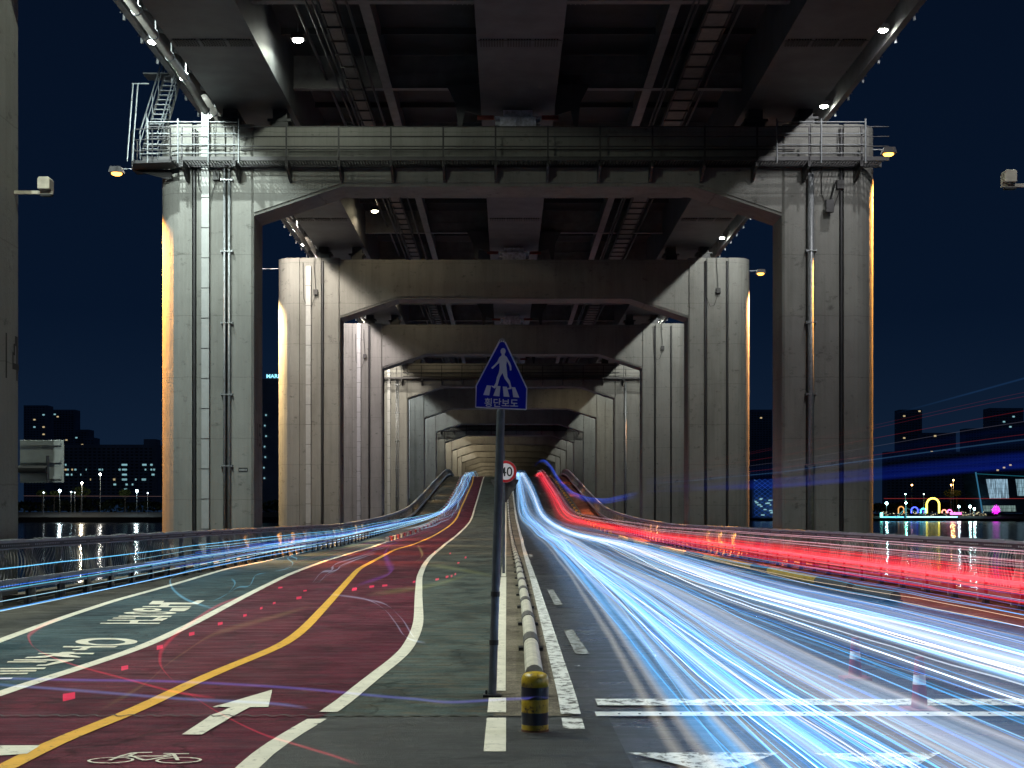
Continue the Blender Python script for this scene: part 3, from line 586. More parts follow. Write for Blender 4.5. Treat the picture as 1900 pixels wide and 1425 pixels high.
D_ = empty('wall_pipe', (-13.0, PY0+PS, 0)); tag(D_, 'dark pipe in the outer groove of the left leg of pier 15', 'drain pipe')
b = MB(); b.tube([(0, .05, -.5), (0, .05, 17.9)], .07, 8); b.build('pipe', M['dark_steel'], D_)

# painted pier numbers on the inner faces, blocky stencil digits
SEG = {'1': [(.35, 0, .55, 1)], '4': [(.60, 0, .82, 1), (0, .24, .6, .38), (.82, .24, 1, .38), (.0, .38, .2, .62), (.2, .56, .42, .82), (.4, .78, .6, 1)],
       '5': [(0, .86, .9, 1), (0, .5, .18, .86), (0, .46, .8, .6), (.75, .12, .92, .5), (0, 0, .8, .14)], '6': [(0, .86, .9, 1), (0, 0, .18, .86), (.18, .46, .8, .6), (.75, .12, .92, .5), (.18, 0, .8, .14)]}
def pier_number(i, txt, y0, z0, h, wd):
    b = MB()
    for k, ch in enumerate(txt):
        for x0, a0, x1, a1 in SEG[ch]:
            ya = y0+k*wd*1.35+x0*wd; yb = y0+k*wd*1.35+x1*wd
            b.poly([(-10.996, ya, z0+a0*h), (-10.996, yb, z0+a0*h), (-10.996, yb, z0+a1*h), (-10.996, ya, z0+a1*h)])
    on_pier(i, 'number', b, M['number'])
pier_number(0, '14', 1.2, 4.7, .95, .40); pier_number(1, '15', .75, 4.75, .95, .42); pier_number(2, '16', .75, 4.75, .95, .42)
b = MB(); b.box(-11.62, -11.24, -.012, -.002, 3.62, 3.80); o = on_pier(1, 'number_plate', b, M['black'])
b = MB()
for k in range(6): b.box(-11.58+k*.053, -11.55+k*.053, -.016, -.0122, 3.67, 3.75)
t_ = b.build('plate_lettering', M['white_duct'], o)

# ---------------------------------------------------------------- maintenance walkways (piers 15, fifth, eighth)
def walkway(i, label, full):
    y = PY0+PS*i; W = empty('maintenance_walkway', (CX, y, 16.4)); tag(W, label, 'walkway', 'steel walkways hung on the pier caps')
    b = MB(); b.box(-15.3, 15.1, -1.25, -1.17, -.13, .03); b.box(-15.3, 15.1, -.12, -.04, -.13, .03); b.build('edge_channel', M['dark_steel'], W)
    b = MB(); x = -15.2
    while x < 15.0: b.box(x, x+.035, -1.16, -.13, -.05, -.01); x += .12
    for yy in (-1.0, -.75, -.5, -.28): b.box(-15.2, 15.0, yy, yy+.02, -.055, -.012)
    tag(b.build('grating', M['dark_steel'], W), kind='stuff')
    x = -13.7; k = 0
    pb = MB(); pb.box(-.035, .035, -1.25, -1.19, -.3, 1.28); pm = pb.mesh('post', M['dark_steel'])
    br = MB(); br.prism([(-1.25, -.14), (-.03, -.14), (-.03, -.75), (-.35, -.72), (-.9, -.42), (-1.25, -.36)], -.05, .05, 'x'); brm = br.mesh('bracket', M['dark_steel'])
    while x < 15.2:
        link('post', pm, W, (x, 0, 0)); link('bracket', brm, W, (x, 0, 0)); x += 2.13
    for z in (.45, .85, 1.25):
        b = MB(); b.tube([(-15.2, -1.22, z), (15.1, -1.22, z)], .026, 6); b.build('handrail', M['dark_steel'], W)
    for z in (.25, .62):
        b = MB(); b.tube([(-11.5, -.10, z), (11.5, -.10, z)], .035, 6); b.build('cable_pipe', M['dark_steel'], W)
    return W
W = walkway(1, 'steel walkway with dark handrails across the cap of pier 15', True)
walkway(4, 'steel walkway with handrails across the cap of the fifth pier', False)
walkway(7, 'distant steel walkway across the cap of the eighth pier', False)
# brighter raised handrail at both ends of the near walkway
for x0, x1, n, lab in ((11.0, 14.6, 3, 'pale galvanised handrail bay at the right end of the near walkway'), (-14.6, -10.9, 4, 'pale galvanised handrail bay at the left end of the near walkway')):
    H = empty('handrail_bay', (x0, 57.0, 16.4)); tag(H, lab, 'handrail')
    for k in range(n):
        b = MB(); b.tube([((x1-x0)*k/(n-1), 0, -.25), ((x1-x0)*k/(n-1), 0, 1.55)], .04, 8); b.build('post', M['hand'], H)
    for z in (.15, .5, .95, 1.42):
        b = MB(); b.tube([(0, 0, z), (x1-x0, 0, z)], .028, 6); b.build('rail', M['hand'], H)
# curved platform round the left leg and the stair up to the deck
H = empty('corner_platform', (-15.2, 58.2, 16.2)); tag(H, 'dark curved service platform wrapping the left end of pier 15', 'platform')
b = MB(); b.prism([(-.35, 0), (.0, -1.15), (1.6, -1.35), (1.6, -.35), (.6, -.05), (.42, .6), (-.35, .8)], -.05, .06); b.build('floor', M['dark_steel'], H)
b = MB(); b.prism([(-.3, -.05), (1.3, -.05), (1.3, -.42), (.9, -.38)], -.1, .0, 'y'); b.build('bracket', M['dark_steel'], H)
for x, y in ((-.33, .7), (-.35, 0), (-.2, -.6), (.0, -1.13), (.8, -1.25), (1.55, -1.33)):
    b = MB(); b.tube([(x, y, 0), (x, y, 1.35)], .03, 6); b.build('post', M['dark_steel'], H)
for z in (.45, .9, 1.33):
    b = MB(); b.tube([(-.33, .7, z), (-.35, 0, z), (-.2, -.6, z), (0, -1.13, z), (.8, -1.25, z), (1.55, -1.33, z)], .024, 6); b.build('rail', M['dark_steel'], H)
S_ = empty('access_stair', (-14.55, 57.0, 16.3)); tag(S_, 'steep grey steel stair climbing from the walkway to the deck, top left', 'stair')
tb = MB(); tb.box(-.33, .33, -.1, .1, -.015, .015); tm = tb.mesh('tread', M['stair'])
NT = 17
for k in range(NT): link('tread', tm, S_, (.02*k+.0, .17*k, .25*k+.2))
for x in (-.36, .36):
    b = MB(); b.poly([(x, -.15, 0), (x, .15, 0), (x+.34, 2.95, 4.3), (x+.34, 2.6, 4.3)]); b.build('stringer', M['stair'], S_)
    b = MB(); b.tube([(x, -.1, 1.0), (x+.34, 2.75, 5.3)], .028, 6); b.tube([(x, -.1, .55), (x+.34, 2.75, 4.85)], .022, 6); b.build('handrail', M['stair'], S_)
    for k in range(0, 17, 4):
        b = MB(); b.tube([(x+.02*k, .17*k, .25*k), (x+.02*k, .17*k, .25*k+1.1)], .025, 6); b.build('baluster', M['stair'], S_)
for x in (-.75, -.55):
    b = MB(); b.tube([(x, -.5, -.2), (x+.0, .4, 3.2)], .03, 6); b.build('brace', M['stair'], S_)
b = MB(); b.box(-.85, .3, 2.3, 3.2, 4.2, 4.26); b.build('landing', M['stair'], S_)
b = MB(); b.tube([(-.8, .4, 3.2), (-.1, .4, 3.2)], .03, 6); b.build('brace', M['stair'], S_)

# ================================================================ UPPER DECK
DK = empty('upper_bridge_deck', (CX, 20, 18.9)); tag(DK, 'underside of the wide upper bridge with three steel box girders above the road', 'bridge')
Y1 = 545
def dk(name, mb, m, kind=None): o = mb.build(name, m, DK, (0, -20, -18.9)); 
# coordinates below are world metres relative to the axis
def DB(name, boxes, m, kind=None):
    b = MB()
    for x0, x1, y0, y1, z0, z1 in boxes: b.box(x0, x1, y0-20, y1-20, z0-18.9, z1-18.9)
    o = b.build(name, m, DK)
    if kind: tag(o, kind=kind)
    return o
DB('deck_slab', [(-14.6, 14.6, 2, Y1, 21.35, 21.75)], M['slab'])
for s in (-1, 1): DB('parapet', [(min(s*14.35, s*14.6), max(s*14.35, s*14.6), 2, Y1, 20.3, 21.35)], M['flange'])
xs = ((-12.6, -9.5), (-1.55, 1.55), (9.5, 12.6))
for x0, x1 in xs: DB('box_girder', [(x0, x1, 2, Y1, 18.9, 21.35)], M['soffit'])
# splices: dark comb of bolted bars across the soffit, every span
sb = MB()
for g in range(3):
    for k in range(9): x = -1.42+g*.98+k*.098; sb.box(x, x+.055, -.36, .36, -.05, 0)
sb.box(-1.5, 1.5, -.20, -.17, -.012, 0)
spl = sb.mesh('splice_bolts', M['black'])
cb = MB()
def cross(x0, x1):
    b = MB(); b.box(x0, x1, -.012, .012, 0, 1.4); b.box(x0, x1, -.17, .17, -.03, 0)
    for e, d in ((x0, 1), (x1, -1)):
        for k in range(5): b.box(min(e, e+d*.9)+.06+k*.17, min(e, e+d*.9)+.10+k*.17, -.18, .18, -.05, -.03)
    b.box(x0, x1, -.05, .05, .62, .68)
    return b.mesh('cross_beam', [M['flange']])
crl, crr = cross(-9.5, -1.55), cross(1.55, 9.5)
gp = MB(); gp.prism([(1.55, -.4), (1.55, .9), (3.0, .9), (2.6, .1), (2.5, -.9), (2.35, -.95), (2.2, -.2)], -.05, .05, 'y'); gus = gp.mesh('gusset', M['soffit_dark'])
rb = MB(); rb.box(-9.5, -1.55, -.03, .03, 0, .25); rb.box(1.55, 9.5, -.03, .03, 0, .25); ribm = rb.mesh('slab_rib', M['soffit_dark'])
pc = PY0+1.1
k = 0
for i in range(-1, 17):
    for j in range(3):
        y = pc+PS*i+j*PS/3
        if y < 3: continue
        for me in (crl, crr): link('cross_beam', me, DK, (0, y-20, 1.0))
        if j == 0:
            link('gusset', gus, DK, (0, y-.9-20, 0)); link('gusset', gus, DK, (0, y-.9-20, 0), (0, 0, 0), (-1, 1, 1))
            if y > 22:
                for xc in (-11.05, 0, 11.05): link('splice_bolts', spl, DK, (xc, y-8.8-20, 0))
        if y < 180:
            for r in (1, 2): link('slab_rib', ribm, DK, (0, y+r*PS/9-20, 2.15))
for s in (-1, 1):
    DB('stringer', [(s*5.5-.19, s*5.5+.19, 2, Y1, 19.88, 19.91), (s*5.5-.012, s*5.5+.012, 2, Y1, 19.9, 21.35)], M['flange'])
# cable trays: pale covers between dark rungs
def tray(x, wdt, z, nm):
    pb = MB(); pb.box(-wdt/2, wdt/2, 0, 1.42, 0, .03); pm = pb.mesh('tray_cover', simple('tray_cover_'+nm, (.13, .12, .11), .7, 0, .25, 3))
    rb = MB(); rb.box(-wdt/2-.1, wdt/2+.1, -.04, .04, -.06, .04); rm = rb.mesh('tray_rung', M['black'])
    DB('tray_side', [(x-wdt/2-.1, x-wdt/2-.04, 2, Y1, z-.02, z+.22), (x+wdt/2+.04, x+wdt/2+.1, 2, Y1, z-.02, z+.22)], M['soffit_dark'])
    y = 30.
    while y < 150: link('tray_cover', pm, DK, (x, y+.04-20, z-18.9)); link('tray_rung', rm, DK, (x, y-20, z-18.9)); y += 1.5
    b = MB()
    while y < Y1-5: b.box(x-wdt/2, x+wdt/2, y-20, y+1.3-20, z-18.9, z+.03-18.9); y += 1.5
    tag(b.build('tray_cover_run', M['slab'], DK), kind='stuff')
tray(7.05, .72, 19.6, 'right'); tray(-6.75, .42, 19.6, 'left')
# thin service pipes beside the trays
for x, z, r in ((-7.3, 19.9, .05), (-7.5, 19.8, .04), (-6.1, 19.85, .05), (6.3, 19.9, .05), (6.1, 19.8, .04), (7.9, 19.95, .05), (-8.1, 20.3, .06)):
    b = MB(); b.tube([(x, -18, z-18.9), (x, Y1-20, z-18.9)], r, 6); b.build('service_pipe', M['soffit_dark'], DK)
# brackets, pipe and fittings along the outer edges
for s in (-1, 1):
    b = MB(); b.box(-.04, .04, -.05, .05, -.42, .1); b.box(-.03, .16, -.03, .03, -.14, -.10); bm_ = b.mesh('edge_bracket', M['galv'])
    y = 32.
    while y < 160: link('edge_bracket', bm_, DK, (s*14.66, y-20, 20.6-18.9), (0, 0, 0 if s > 0 else PI)); y += 2.5
    b = MB(); b.prism([(s*12.6, 1.9), (s*14.34, 2.2), (s*14.34, 2.4), (s*12.6, 2.4)], -.04, .04, 'y'); cm = b.mesh('cantilever_rib', M['soffit_dark'])
    y = 31.
    while y < 160: link('cantilever_rib', cm, DK, (0, y-20, 0)); y += 2.5
for i in range(0, 5):
    y0, y1 = 29.+PS*i if i else 20, PY0+PS*(i+1)-.5
    P = empty('gutter_pipe', (-12.78, y0, 19.2)); tag(P, 'thick pale gutter pipe under the left deck edge in front of %s' % ['pier 15', 'the third pier', 'the fourth pier', 'the fifth pier', 'the sixth pier'][i], 'drain pipe', 'gutter pipes under the left deck edge')
    b = MB(); b.tube([(0, 0, .25), (0, y1-y0-1.2, 0), (.28, y1-y0+.25, -.6)], .16, 14); b.build('pipe', M['pipe'], P, smooth=True)
    y = 2.
    while y < y1-y0-1: b = MB(); b.tube([(0, y-.05, .25-.25*y/(y1-y0)), (0, y+.05, .25-.25*y/(y1-y0))], .19, 14); b.build('collar', M['galv'], P); b = MB(); b.box(-.02, .02, y+.2, y+.24, .1-.25*y/(y1-y0), 1.9); b.build('hanger', M['galv'], P); y += 2.4
# ================================================================ LAMPS
white_l = emis('flood_lens', (.95, 1.0, .86), 110); warm_l = emis('warm_lens', (1, .86, .55), 60); or_l = emis('sodium_lens', (1, .42, .06), 8)
hb = MB(); hb.prism([(-.20, 0), (.20, 0), (.15, .16), (-.15, .16)], -.16, .16, 'y'); hous = hb.mesh('housing', M['dark_steel'])
lb = MB()
lb.tube([(0, 0, -.004), (0, 0, -.03), (0, 0, -.06), (0, 0, -.075)], [.15, .145, .10, .03], 14)
lens_w, lens_y, lens_o = lb.mesh('lens', white_l), lb.mesh('lens', warm_l), lb.mesh('lens', or_l)
ab = MB(); ab.box(-.02, .02, -.02, .02, .16, .6); arm_me = ab.mesh('arm', M['galv'])
def floodlight(x, y, z, colr, watts, lens, label, cat='floodlight', group=None, rot=(0, 0, 0), arm=arm_me, size=1.15, cone=160, blend=.6, aim=(0, 0, 0), kind='SPOT'):
    F = empty('floodlight', (x, y, z)); F.rotation_euler = rot; tag(F, label, cat, group)
    link('housing', hous, F, (0, 0, 0), (0, 0, 0), (size,)*3); link('lens', lens, F, (0, 0, 0), (0, 0, 0), (size,)*3)
    if arm: link('arm', arm, F)
    ld = bpy.data.lights.new('lamp_light', kind); ld.energy = watts; ld.color = colr
    if kind == 'SPOT': ld.spot_size = math.radians(cone); ld.spot_blend = blend
    ld.shadow_soft_size = .09
    lo = bpy.data.objects.new('lamp_light', ld); COL.objects.link(lo); lo.parent = F; lo.location = (0, 0, -.2); lo.rotation_euler = aim
    return F
pn = ['the nearest pier', 'pier 15', 'the third pier', 'the fourth pier', 'the fifth pier', 'the sixth pier', 'the seventh pier', 'the eighth pier', 'the ninth pier', 'the tenth pier', 'the eleventh pier', 'the twelfth pier', 'the thirteenth pier', 'the fourteenth pier', 'the fifteenth pier', 'the sixteenth pier', 'the seventeenth pier']
lc = [(.86, .97, .86), (.86, .98, .90), (1.0, .88, .74), (.98, .85, .82), (1.0, .90, .74), (.78, .86, .84), (.80, .86, .84), (.9, .86, .7), (1, .88, .66), (1, .88, .66), (1, .88, .66)]
rc = [(.92, .94, .95), (.95, .93, .92), (.93, .95, .88), (.90, .92, .85), (.92, .92, .82), (.9, .92, .8), (.88, .92, .82), (.9, .9, .8), (.9, .9, .8), (.9, .9, .8), (.9, .9, .8)]
lw = [1.1, .95, .8, .7, .8, .35, .35, .5, .6, .6, .5]
rw = [.5, .24, .30, .32, .32, .24, .24, .3, .3, .3, .3]
for i in range(0, 17):
    yc = pc+PS*i
    for dy, wh in ((-15.6, 'well before'), (-5.6, 'just before'), (4.4, 'just behind')):
        
        if i > 10 or i > 6 and dy == -15.6: continue
        far = .46 if dy > -10 else 1.05
        for s, cc, ww in ((-1, lc, lw), (1, rc, rw)):
            x = -13.6 if s < 0 else 14.45
            if i == 0 and dy < 0: wh = {-15.6: 'directly above', -5.6: 'just behind'}[dy]
            j = min(i+(1 if dy > 0 else 0), 10)
            c = cc[j]; e_ = LAMP*ww[j]*far*(.7 if dy > 0 else 1)
            floodlight(x, yc+dy, 20.0 if s < 0 else 20.45, c, e_, lens_w, 'white floodlight under the %s deck edge %s %s' % ('left' if s < 0 else 'right', wh, pn[i] if not (i == 0 and dy < 0) else 'the camera standpoint'), group='floodlights along the deck edges', aim=(math.radians(18), 0, 0), cone=168, blend=.5)
    # lamps between the girders
    if i in (0, 1, 2, 3, 4, 6, 8, 9, 10, 11, 12, 13, 14, 15, 16):
        sx = {1: -8.0, 2: -7.9, 3: -7.9, 4: -7.9}.get(i, -7.9)
        w_ = {0: .50, 1: .04, 2: .022, 3: .014, 4: .02, 6: .01, 8: .10, 9: .14, 10: .14, 11: .1, 12: .12, 13: .1, 14: .12, 15: .1, 16: .1}[i]
        col_ = (.93, 1, .80) if i <= 1 else (1, .80, .50)
        floodlight(sx, yc-5.7, 20.05, col_, LAMP*w_, lens_y if i > 1 else lens_w, 'lamp hanging between the girders on the left in front of %s' % pn[i], group='lamps hanging between the girders', aim=(math.radians(10), 0, 0), size=1.35, cone=172, blend=.3)
floodlight(9.0, 171.8, 20.05, (1, .78, .45), LAMP*.08, lens_y, 'single warm lamp hanging far back between the right girders', size=2.2, cone=172)
# sodium lamps on arms outside the legs
oa = MB(); oa.box(-.03, 1.9, -.02, .02, .16, .2); oam = oa.mesh('arm', M['galv'])
oa = MB(); oa.box(-1.3, .03, -.02, .02, .16, .2); oam2 = oa.mesh('arm', M['galv'])
ob = MB(); ob.box(-.22, .22, -.14, .14, 0, .18); obm = ob.mesh('housing', M['dark_steel'])
for i in range(0, 7):
    for s, x in ((-1, -16.5), (1, 16.35)):
        if i == 0: continue
        ec = (1, .40, .07) if (i == 1) else ((1, .66, .28) if s < 0 else (1, .42, .14))
        z = 16.3 if s < 0 and i == 1 else 17.3
        if i > 1: z = 17.4
        wv = {1: 100000, 2: 100000}.get(i, 30000)
        floodlight(x, PY0+PS*i+1.1+(.6 if s > 0 else -.1), z, ec, wv*(.9 if s < 0 else 1.5), lens_o, 'orange lamp on an arm outside the %s leg of %s' % ('left' if s < 0 else 'right', pn[i]), 'lamp', 'orange lamps outside the pier legs', size=1.5, cone=90, blend=1.0, arm=oam if s < 0 else oam2, aim=(0, math.radians(-6 if s < 0 else 6), 0))
# small boxes, cameras and cables on the legs
def gadget(x, y, z, label, cat='junction box', s=.28, hang=True):
    G = empty('junction_box', (x, y, z)); tag(G, label, cat)
    b = MB(); b.box(-s/2, s/2, -.22, -.03, -s*.6, s*.6); b.build('box', M['black'], G, bevel=.01)
    b = MB(); b.tube([(0, -.1, s*.6), (-.1, -.12, 1.6), (-.08, -.2, 2.3)], .018, 6); b.tube([(0, -.1, -s*.6), (-.25, -.12, -.9), (-.5, -.1, -1.0), (-.75, -.08, -.4), (-.8, -.08, 1.9)], .016, 6); b.build('cable', M['black'], G)
    return G
gadget(-12.05, 58.3, 15.9, 'small black box with cables beside the white duct of pier 15')
gadget(13.85, 58.3, 15.55, 'small black box hanging by cables on the right leg of pier 15', s=.30)
gadget(-12.05, 88.5, 15.9, 'black box with cables on the left leg of the third pier')
gadget(13.35, 88.5, 16.0, 'black box with cables on the right leg of the third pier')
gadget(13.2, 118.7, 16.0, 'black box with cables on the right leg of the fourth pier'); gadget(-12.0, 118.7, 15.3, 'black box with cables on the left leg of the fourth pier')
b = MB(); b.box(-.16, .16, -.30, -.05, -.26, .26); G = empty('speaker_box', (13.35, 58.1, 14.6)); tag(G, 'grey rectangular box bracketed to the right leg of pier 15', 'equipment box'); b.build('box', M['dark_steel'], G, bevel=.01)
b = MB(); b.tube([(.05, -.1, .25), (.3, -.05, 1.1)], .03, 6); b.build('bracket', M['dark_steel'], G)
# equipment arms on the nearest pier
def arm_box(x, z, L, d, label):
    A = empty('camera_arm', (x, 30.0, z)); tag(A, label, 'camera')
    b = MB(); b.box(min(0, d*L), max(0, d*L), -.035, .035, -.035, .035); b.build('arm', M['conc_white'], A)
    b = MB(); b.prism([(-.13, .05), (.13, .05), (.13, .27), (.10, .31), (-.10, .31), (-.13, .27)], -.15, .15, 'y'); b.build('camera_box', M['conc_white'], A, (d*(L-.16), 0, 0), bevel=.012)
    b = MB(); b.box(-.1, .14, -.08, .08, -.08, -.04); b.build('foot_plate', M['dark_steel'], A, (d*(L-.16), 0, 0))
arm_box(-10.53, 8.72, .82, 1, 'pale box on a short arm reaching in from the left pier edge'); arm_box(11.47, 8.87, .88, -1, 'pale box on a short arm reaching in from the right frame edge')
# back of a traffic sign on the nearest pier
B_ = empty('sign_back', (-10.25, 30.9, 3.0)); tag(B_, 'back of a rectangular traffic sign bracketed to the left edge pier', 'traffic sign'); B_.rotation_euler = (0, 0, math.radians(-4))
b = MB(); b.box(-.50, .50, 0, .02, -.47, .47); b.build('panel', M['plate_grey'], B_, bevel=.02)
for z in (-.36, .0, .38):
    b = MB(); b.box(-.47, .44, -.04, -.001, z-.03, z+.03); b.build('stiffener', M['plate_grey'], B_)
b = MB(); b.tube([(.16, -.07, -.47), (.16, -.07, .12)], .035, 8); b.build('post', M['grey_pole'], B_)
b = MB(); b.tube([(-.95, -.10, -.18), (.16, -.10, -.18)], .085, 10); b.build('arm', M['dark_steel'], B_)

# ================================================================ STREET FURNITURE
# pedestrian crossing sign, traced in millimetre-like sign units then scaled
SG = empty('crossing_sign', (-.143, 13.9, 0)); tag(SG, 'blue pentagonal pedestrian crossing sign with Korean word on a tall dark pole', 'traffic sign')
SG.rotation_euler = (0, math.radians(1.75), 0)
b = MB(); b.tube([(0, 0, -.05), (0, 0, 3.42)], .042, 14); b.build('pole', M['grey_pole'], SG, smooth=False)
b = MB(); b.box(-.09, .09, -.09, .09, 0, .03); b.box(-.07, -.05, -.02, .02, .03, .07); b.build('base_plate', M['dark_steel'], SG)
for z in (.52, 1.0): b = MB(); b.tube([(0, 0, z), (0, 0, z+.05)], .047, 14); b.build('band', M['black'], SG)
K = 1/1666
def S(p): return ((p[0]-574)*K, (1252-p[1])*K)
pent = [(146, 885), (500, 150), (520, 110), (560, 95), (600, 112), (620, 150), (1000, 905), (1000, 1250), (985, 1264), (160, 1250), (146, 1235)]
cx_, cz_ = 574, 760
inner = [(165, 893), (522, 165), (560, 150), (600, 165), (980, 912), (980, 1245), (165, 1232)]
pl = empty('sign_face', (0, -.06, 2.86)); pl.parent = SG
b = MB(); b.prism([S(p) for p in pent], 0, .012, 'y'); b.build('border', M['sign_white'], pl)
b = MB(); b.prism([S(p) for p in inner], -.002, 0, 'y'); b.build('blue_field', M['sign_blue'], pl)
man = [(560,350),(605,350),(612,378),(645,400),(665,440),(700,490),(722,545),(728,610),(718,622),(700,618),(695,565),(672,510),(645,465),(640,540),(655,640),(665,730),(705,790),(740,905),(735,925),(680,932),(665,920),(705,900),(690,850),(620,760),(580,665),(540,740),(505,880),(465,925),(440,915),(400,885),(410,878),(445,888),(475,830),(490,740),(520,660),(530,590),(525,500),(490,530),(420,600),(405,602),(395,585),(440,540),(490,480),(520,410),(555,380)]
b = MB(); b.prism([S(p) for p in man], -.005, -.002, 'y')
b.prism([S((580+42*math.cos(2*PI*k/20), 308+52*math.sin(2*PI*k/20))) for k in range(20)], -.0052, -.002, 'y')
for st in ([(330, 875), (400, 880), (375, 1042), (275, 1038)], [(495, 882), (555, 884), (542, 1052), (440, 1046)], [(592, 888), (660, 890), (710, 1057), (612, 1052)], [(742, 893), (795, 895), (870, 1062), (770, 1058)]):
    b.prism([S(p) for p in st], -.0046, -.002, 'y')
b.build('walking_figure', M['sign_white'], pl)
def text(name, body, size, m, parent, loc, off=0., sx=1., ext=.0008, rot=(PI/2, 0, 0)):
    cu = bpy.data.curves.new(name, 'FONT'); cu.body = body; cu.size = size; cu.align_x = 'CENTER'; cu.offset = off; cu.extrude = ext
    t = bpy.data.objects.new(name, cu); COL.objects.link(t)
    bpy.context.view_layer.update()
    me = bpy.data.meshes.new_from_object(t.evaluated_get(bpy.context.evaluated_depsgraph_get())); bpy.data.objects.remove(t)
    me.materials.clear(); me.materials.append(m)
    return link(name, me, parent, loc, rot, (sx, 1, 1))
text('sign_lettering', '횡단보도', .092, M['sign_white'], pl, (.002, -.0035, .022), .0013, 1.0)
# flat pale patch over the top of the border
b = MB(); b.prism([S(p) for p in [(515, 150), (523, 108), (560, 92), (600, 108), (618, 150), (600, 160), (590, 128), (560, 150), (545, 128), (530, 165)]], -.006, -.003, 'y'); b.build('apex_patch', M['white_duct'], pl)
b = MB(); b.box(-.05, .05, .012, .07, .18, .21); b.box(-.05, .05, .012, .07, .42, .45); b.build('clamp', M['galv'], pl)
# speed limit sign further back
SP = empty('speed_limit_sign', (-.09, 43.5, 0)); tag(SP, 'round red and white 40 speed limit sign half hidden by the sign pole', 'traffic sign')
b = MB(); b.tube([(0, 0, 0), (0, 0, 3.85)], .045, 12); b.build('pole', M['grey_pole'], SP)
def disc(r0, y, m, nm, r1=0):
    b = MB(); n = 40
    b.prism([(r0*math.cos(2*PI*k/n), r0*math.sin(2*PI*k/n)) for k in range(n)], y, y+.01, 'y'); return b.build(nm, m, SP, (.06, 0, 3.17))
disc(.345, -.07, M['galv'], 'back_plate'); disc(.335, -.082, M['sign_red'], 'red_ring'); disc(.255, -.094, M['sign_white'], 'white_field')
text('speed_lettering', '40', .40, M['black'], SP, (.085, -.097, 3.03), .004, .95)
YS = empty('triangular_sign', (-.06, 43.7, 0)); tag(YS, 'inverted triangular sign plate below the speed limit sign', 'traffic sign')
b = MB(); b.prism([(-.44, 2.93), (.44, 2.93), (.42, 2.86), (.05, 2.22), (-.05, 2.22), (-.42, 2.86)], -.02, .0, 'y'); b.build('plate', M['sleeve'], YS)
# striped bollard
BO = empty('bollard', (.235, 11.62, 0)); tag(BO, 'short steel bollard in worn yellow and black bands before the white barrier', 'bollard')
R_ = .112
prof = [(0, .075, 'y'), (.075, .175, 'b'), (.175, .285, 'y'), (.285, .385, 'b')]
for z0, z1, c in prof:
    b = MB(); b.tube([(0, 0, z0), (0, 0, z1)], R_ if c == 'y' else R_+.0012, 36); b.build('band', M['boll_yellow'] if c == 'y' else M['boll_black'], BO, smooth=False)
b = MB(); rr = [R_, R_, R_*.985, R_*.93, R_*.82, R_*.66, R_*.4, .01]; zz_ = [.385, .43, .455, .475, .490, .500, .507, .510]
b.tube([(0, 0, z) for z in zz_], rr, 36); b.build('dome', M['boll_yellow'], BO, smooth=True)
b = MB(); b.tube([(0, 0, .016), (0, 0, .034)], R_+.003, 36); b.build('rust_collar', simple('rust', (.10, .035, .012), .9, 0, .6, 30), BO)
b = MB(); b.tube([(0, 0, .001), (0, 0, .016)], R_+.03, 28); b.build('base_ring', M['sleeve'], BO)
# traffic cones among the light streams
for (x, y, h, lab) in ((3.83, 15.4, .46, 'red traffic cone standing between the light streams, farther one'), (3.8, 12.9, .50, 'red traffic cone standing between the light streams, nearer one')):
    C_ = empty('traffic_cone', (x, y, 0)); tag(C_, lab, 'traffic cone', 'red cones between the light streams')
    b = MB(); b.box(-.15, .15, -.15, .15, .0, .03); b.build('base', M['cone_red'], C_)
    b = MB(); b.tube([(0, 0, .03), (0, 0, h*.5)], [.075, .06], 18); b.build('body', M['cone_red'], C_)
    b = MB(); b.tube([(0, 0, h*.5), (0, 0, h*.68)], [.06, .053], 18); b.build('white_band', M['sign_white'], C_)
    b = MB(); b.tube([(0, 0, h*.68), (0, 0, h)], [.053, .04], 18); b.build('top', M['cone_red'], C_)

# ================================================================ LIGHT TRAILS of passing traffic (luminous strands in space)
def strands(name, label, cat, items, m, parent=None):
    """items: list of (points, radius, rgb)"""
    b = MB(); cols = []
    for pts, r, c in items:
        n0 = len(b.v); b.tube(pts, r, 3, cap=False); cols += [c]*(len(b.v)-n0)
    me = bpy.data.meshes.new(name); me.from_pydata(b.v, [], b.f); me.materials.append(m)
    ca = me.color_attributes.new('Col', 'FLOAT_COLOR', 'POINT')
    ca.data.foreach_set('color', [q for c in cols for q in (*c, 1)])
    o = bpy.data.objects.new(name, me); COL.objects.link(o)
    if parent: o.parent = parent
    tag(o, label, cat, None, 'stuff'); return o
def ribbons(name, items, m, parent):
    b = MB(); cols = []
    for pts, wd, c in items:
        P = [Vector(p) for p in pts]; n0 = len(b.v); n = len(P)
        for i, p in enumerate(P):
            d = (P[min(i+1, n-1)]-P[max(i-1, 0)]).normalized(); sd = d.cross(Vector((0, 0, 1))).normalized(); o = (sd*.75+Vector((0, 0, 1))*.66)*wd/2
            f = min(1, i/4, (n-1-i)/4)
            b.v += [tuple(p-o), tuple(p), tuple(p+o)]; cols += [(0, 0, 0), tuple(x*f for x in c), (0, 0, 0)]
        for i in range(n-1):
            q = n0+3*i; b.f += [(q, q+1, q+4, q+3), (q+1, q+2, q+5, q+4)]
    me = bpy.data.meshes.new(name); me.from_pydata(b.v, [], b.f); me.materials.append(m)
    ca = me.color_attributes.new('Col', 'FLOAT_COLOR', 'POINT'); ca.data.foreach_set('color', [q for c in cols for q in (*c, 1)])
    o = bpy.data.objects.new(name, me); COL.objects.link(o); o.parent = parent; o['kind'] = 'stuff'; return o
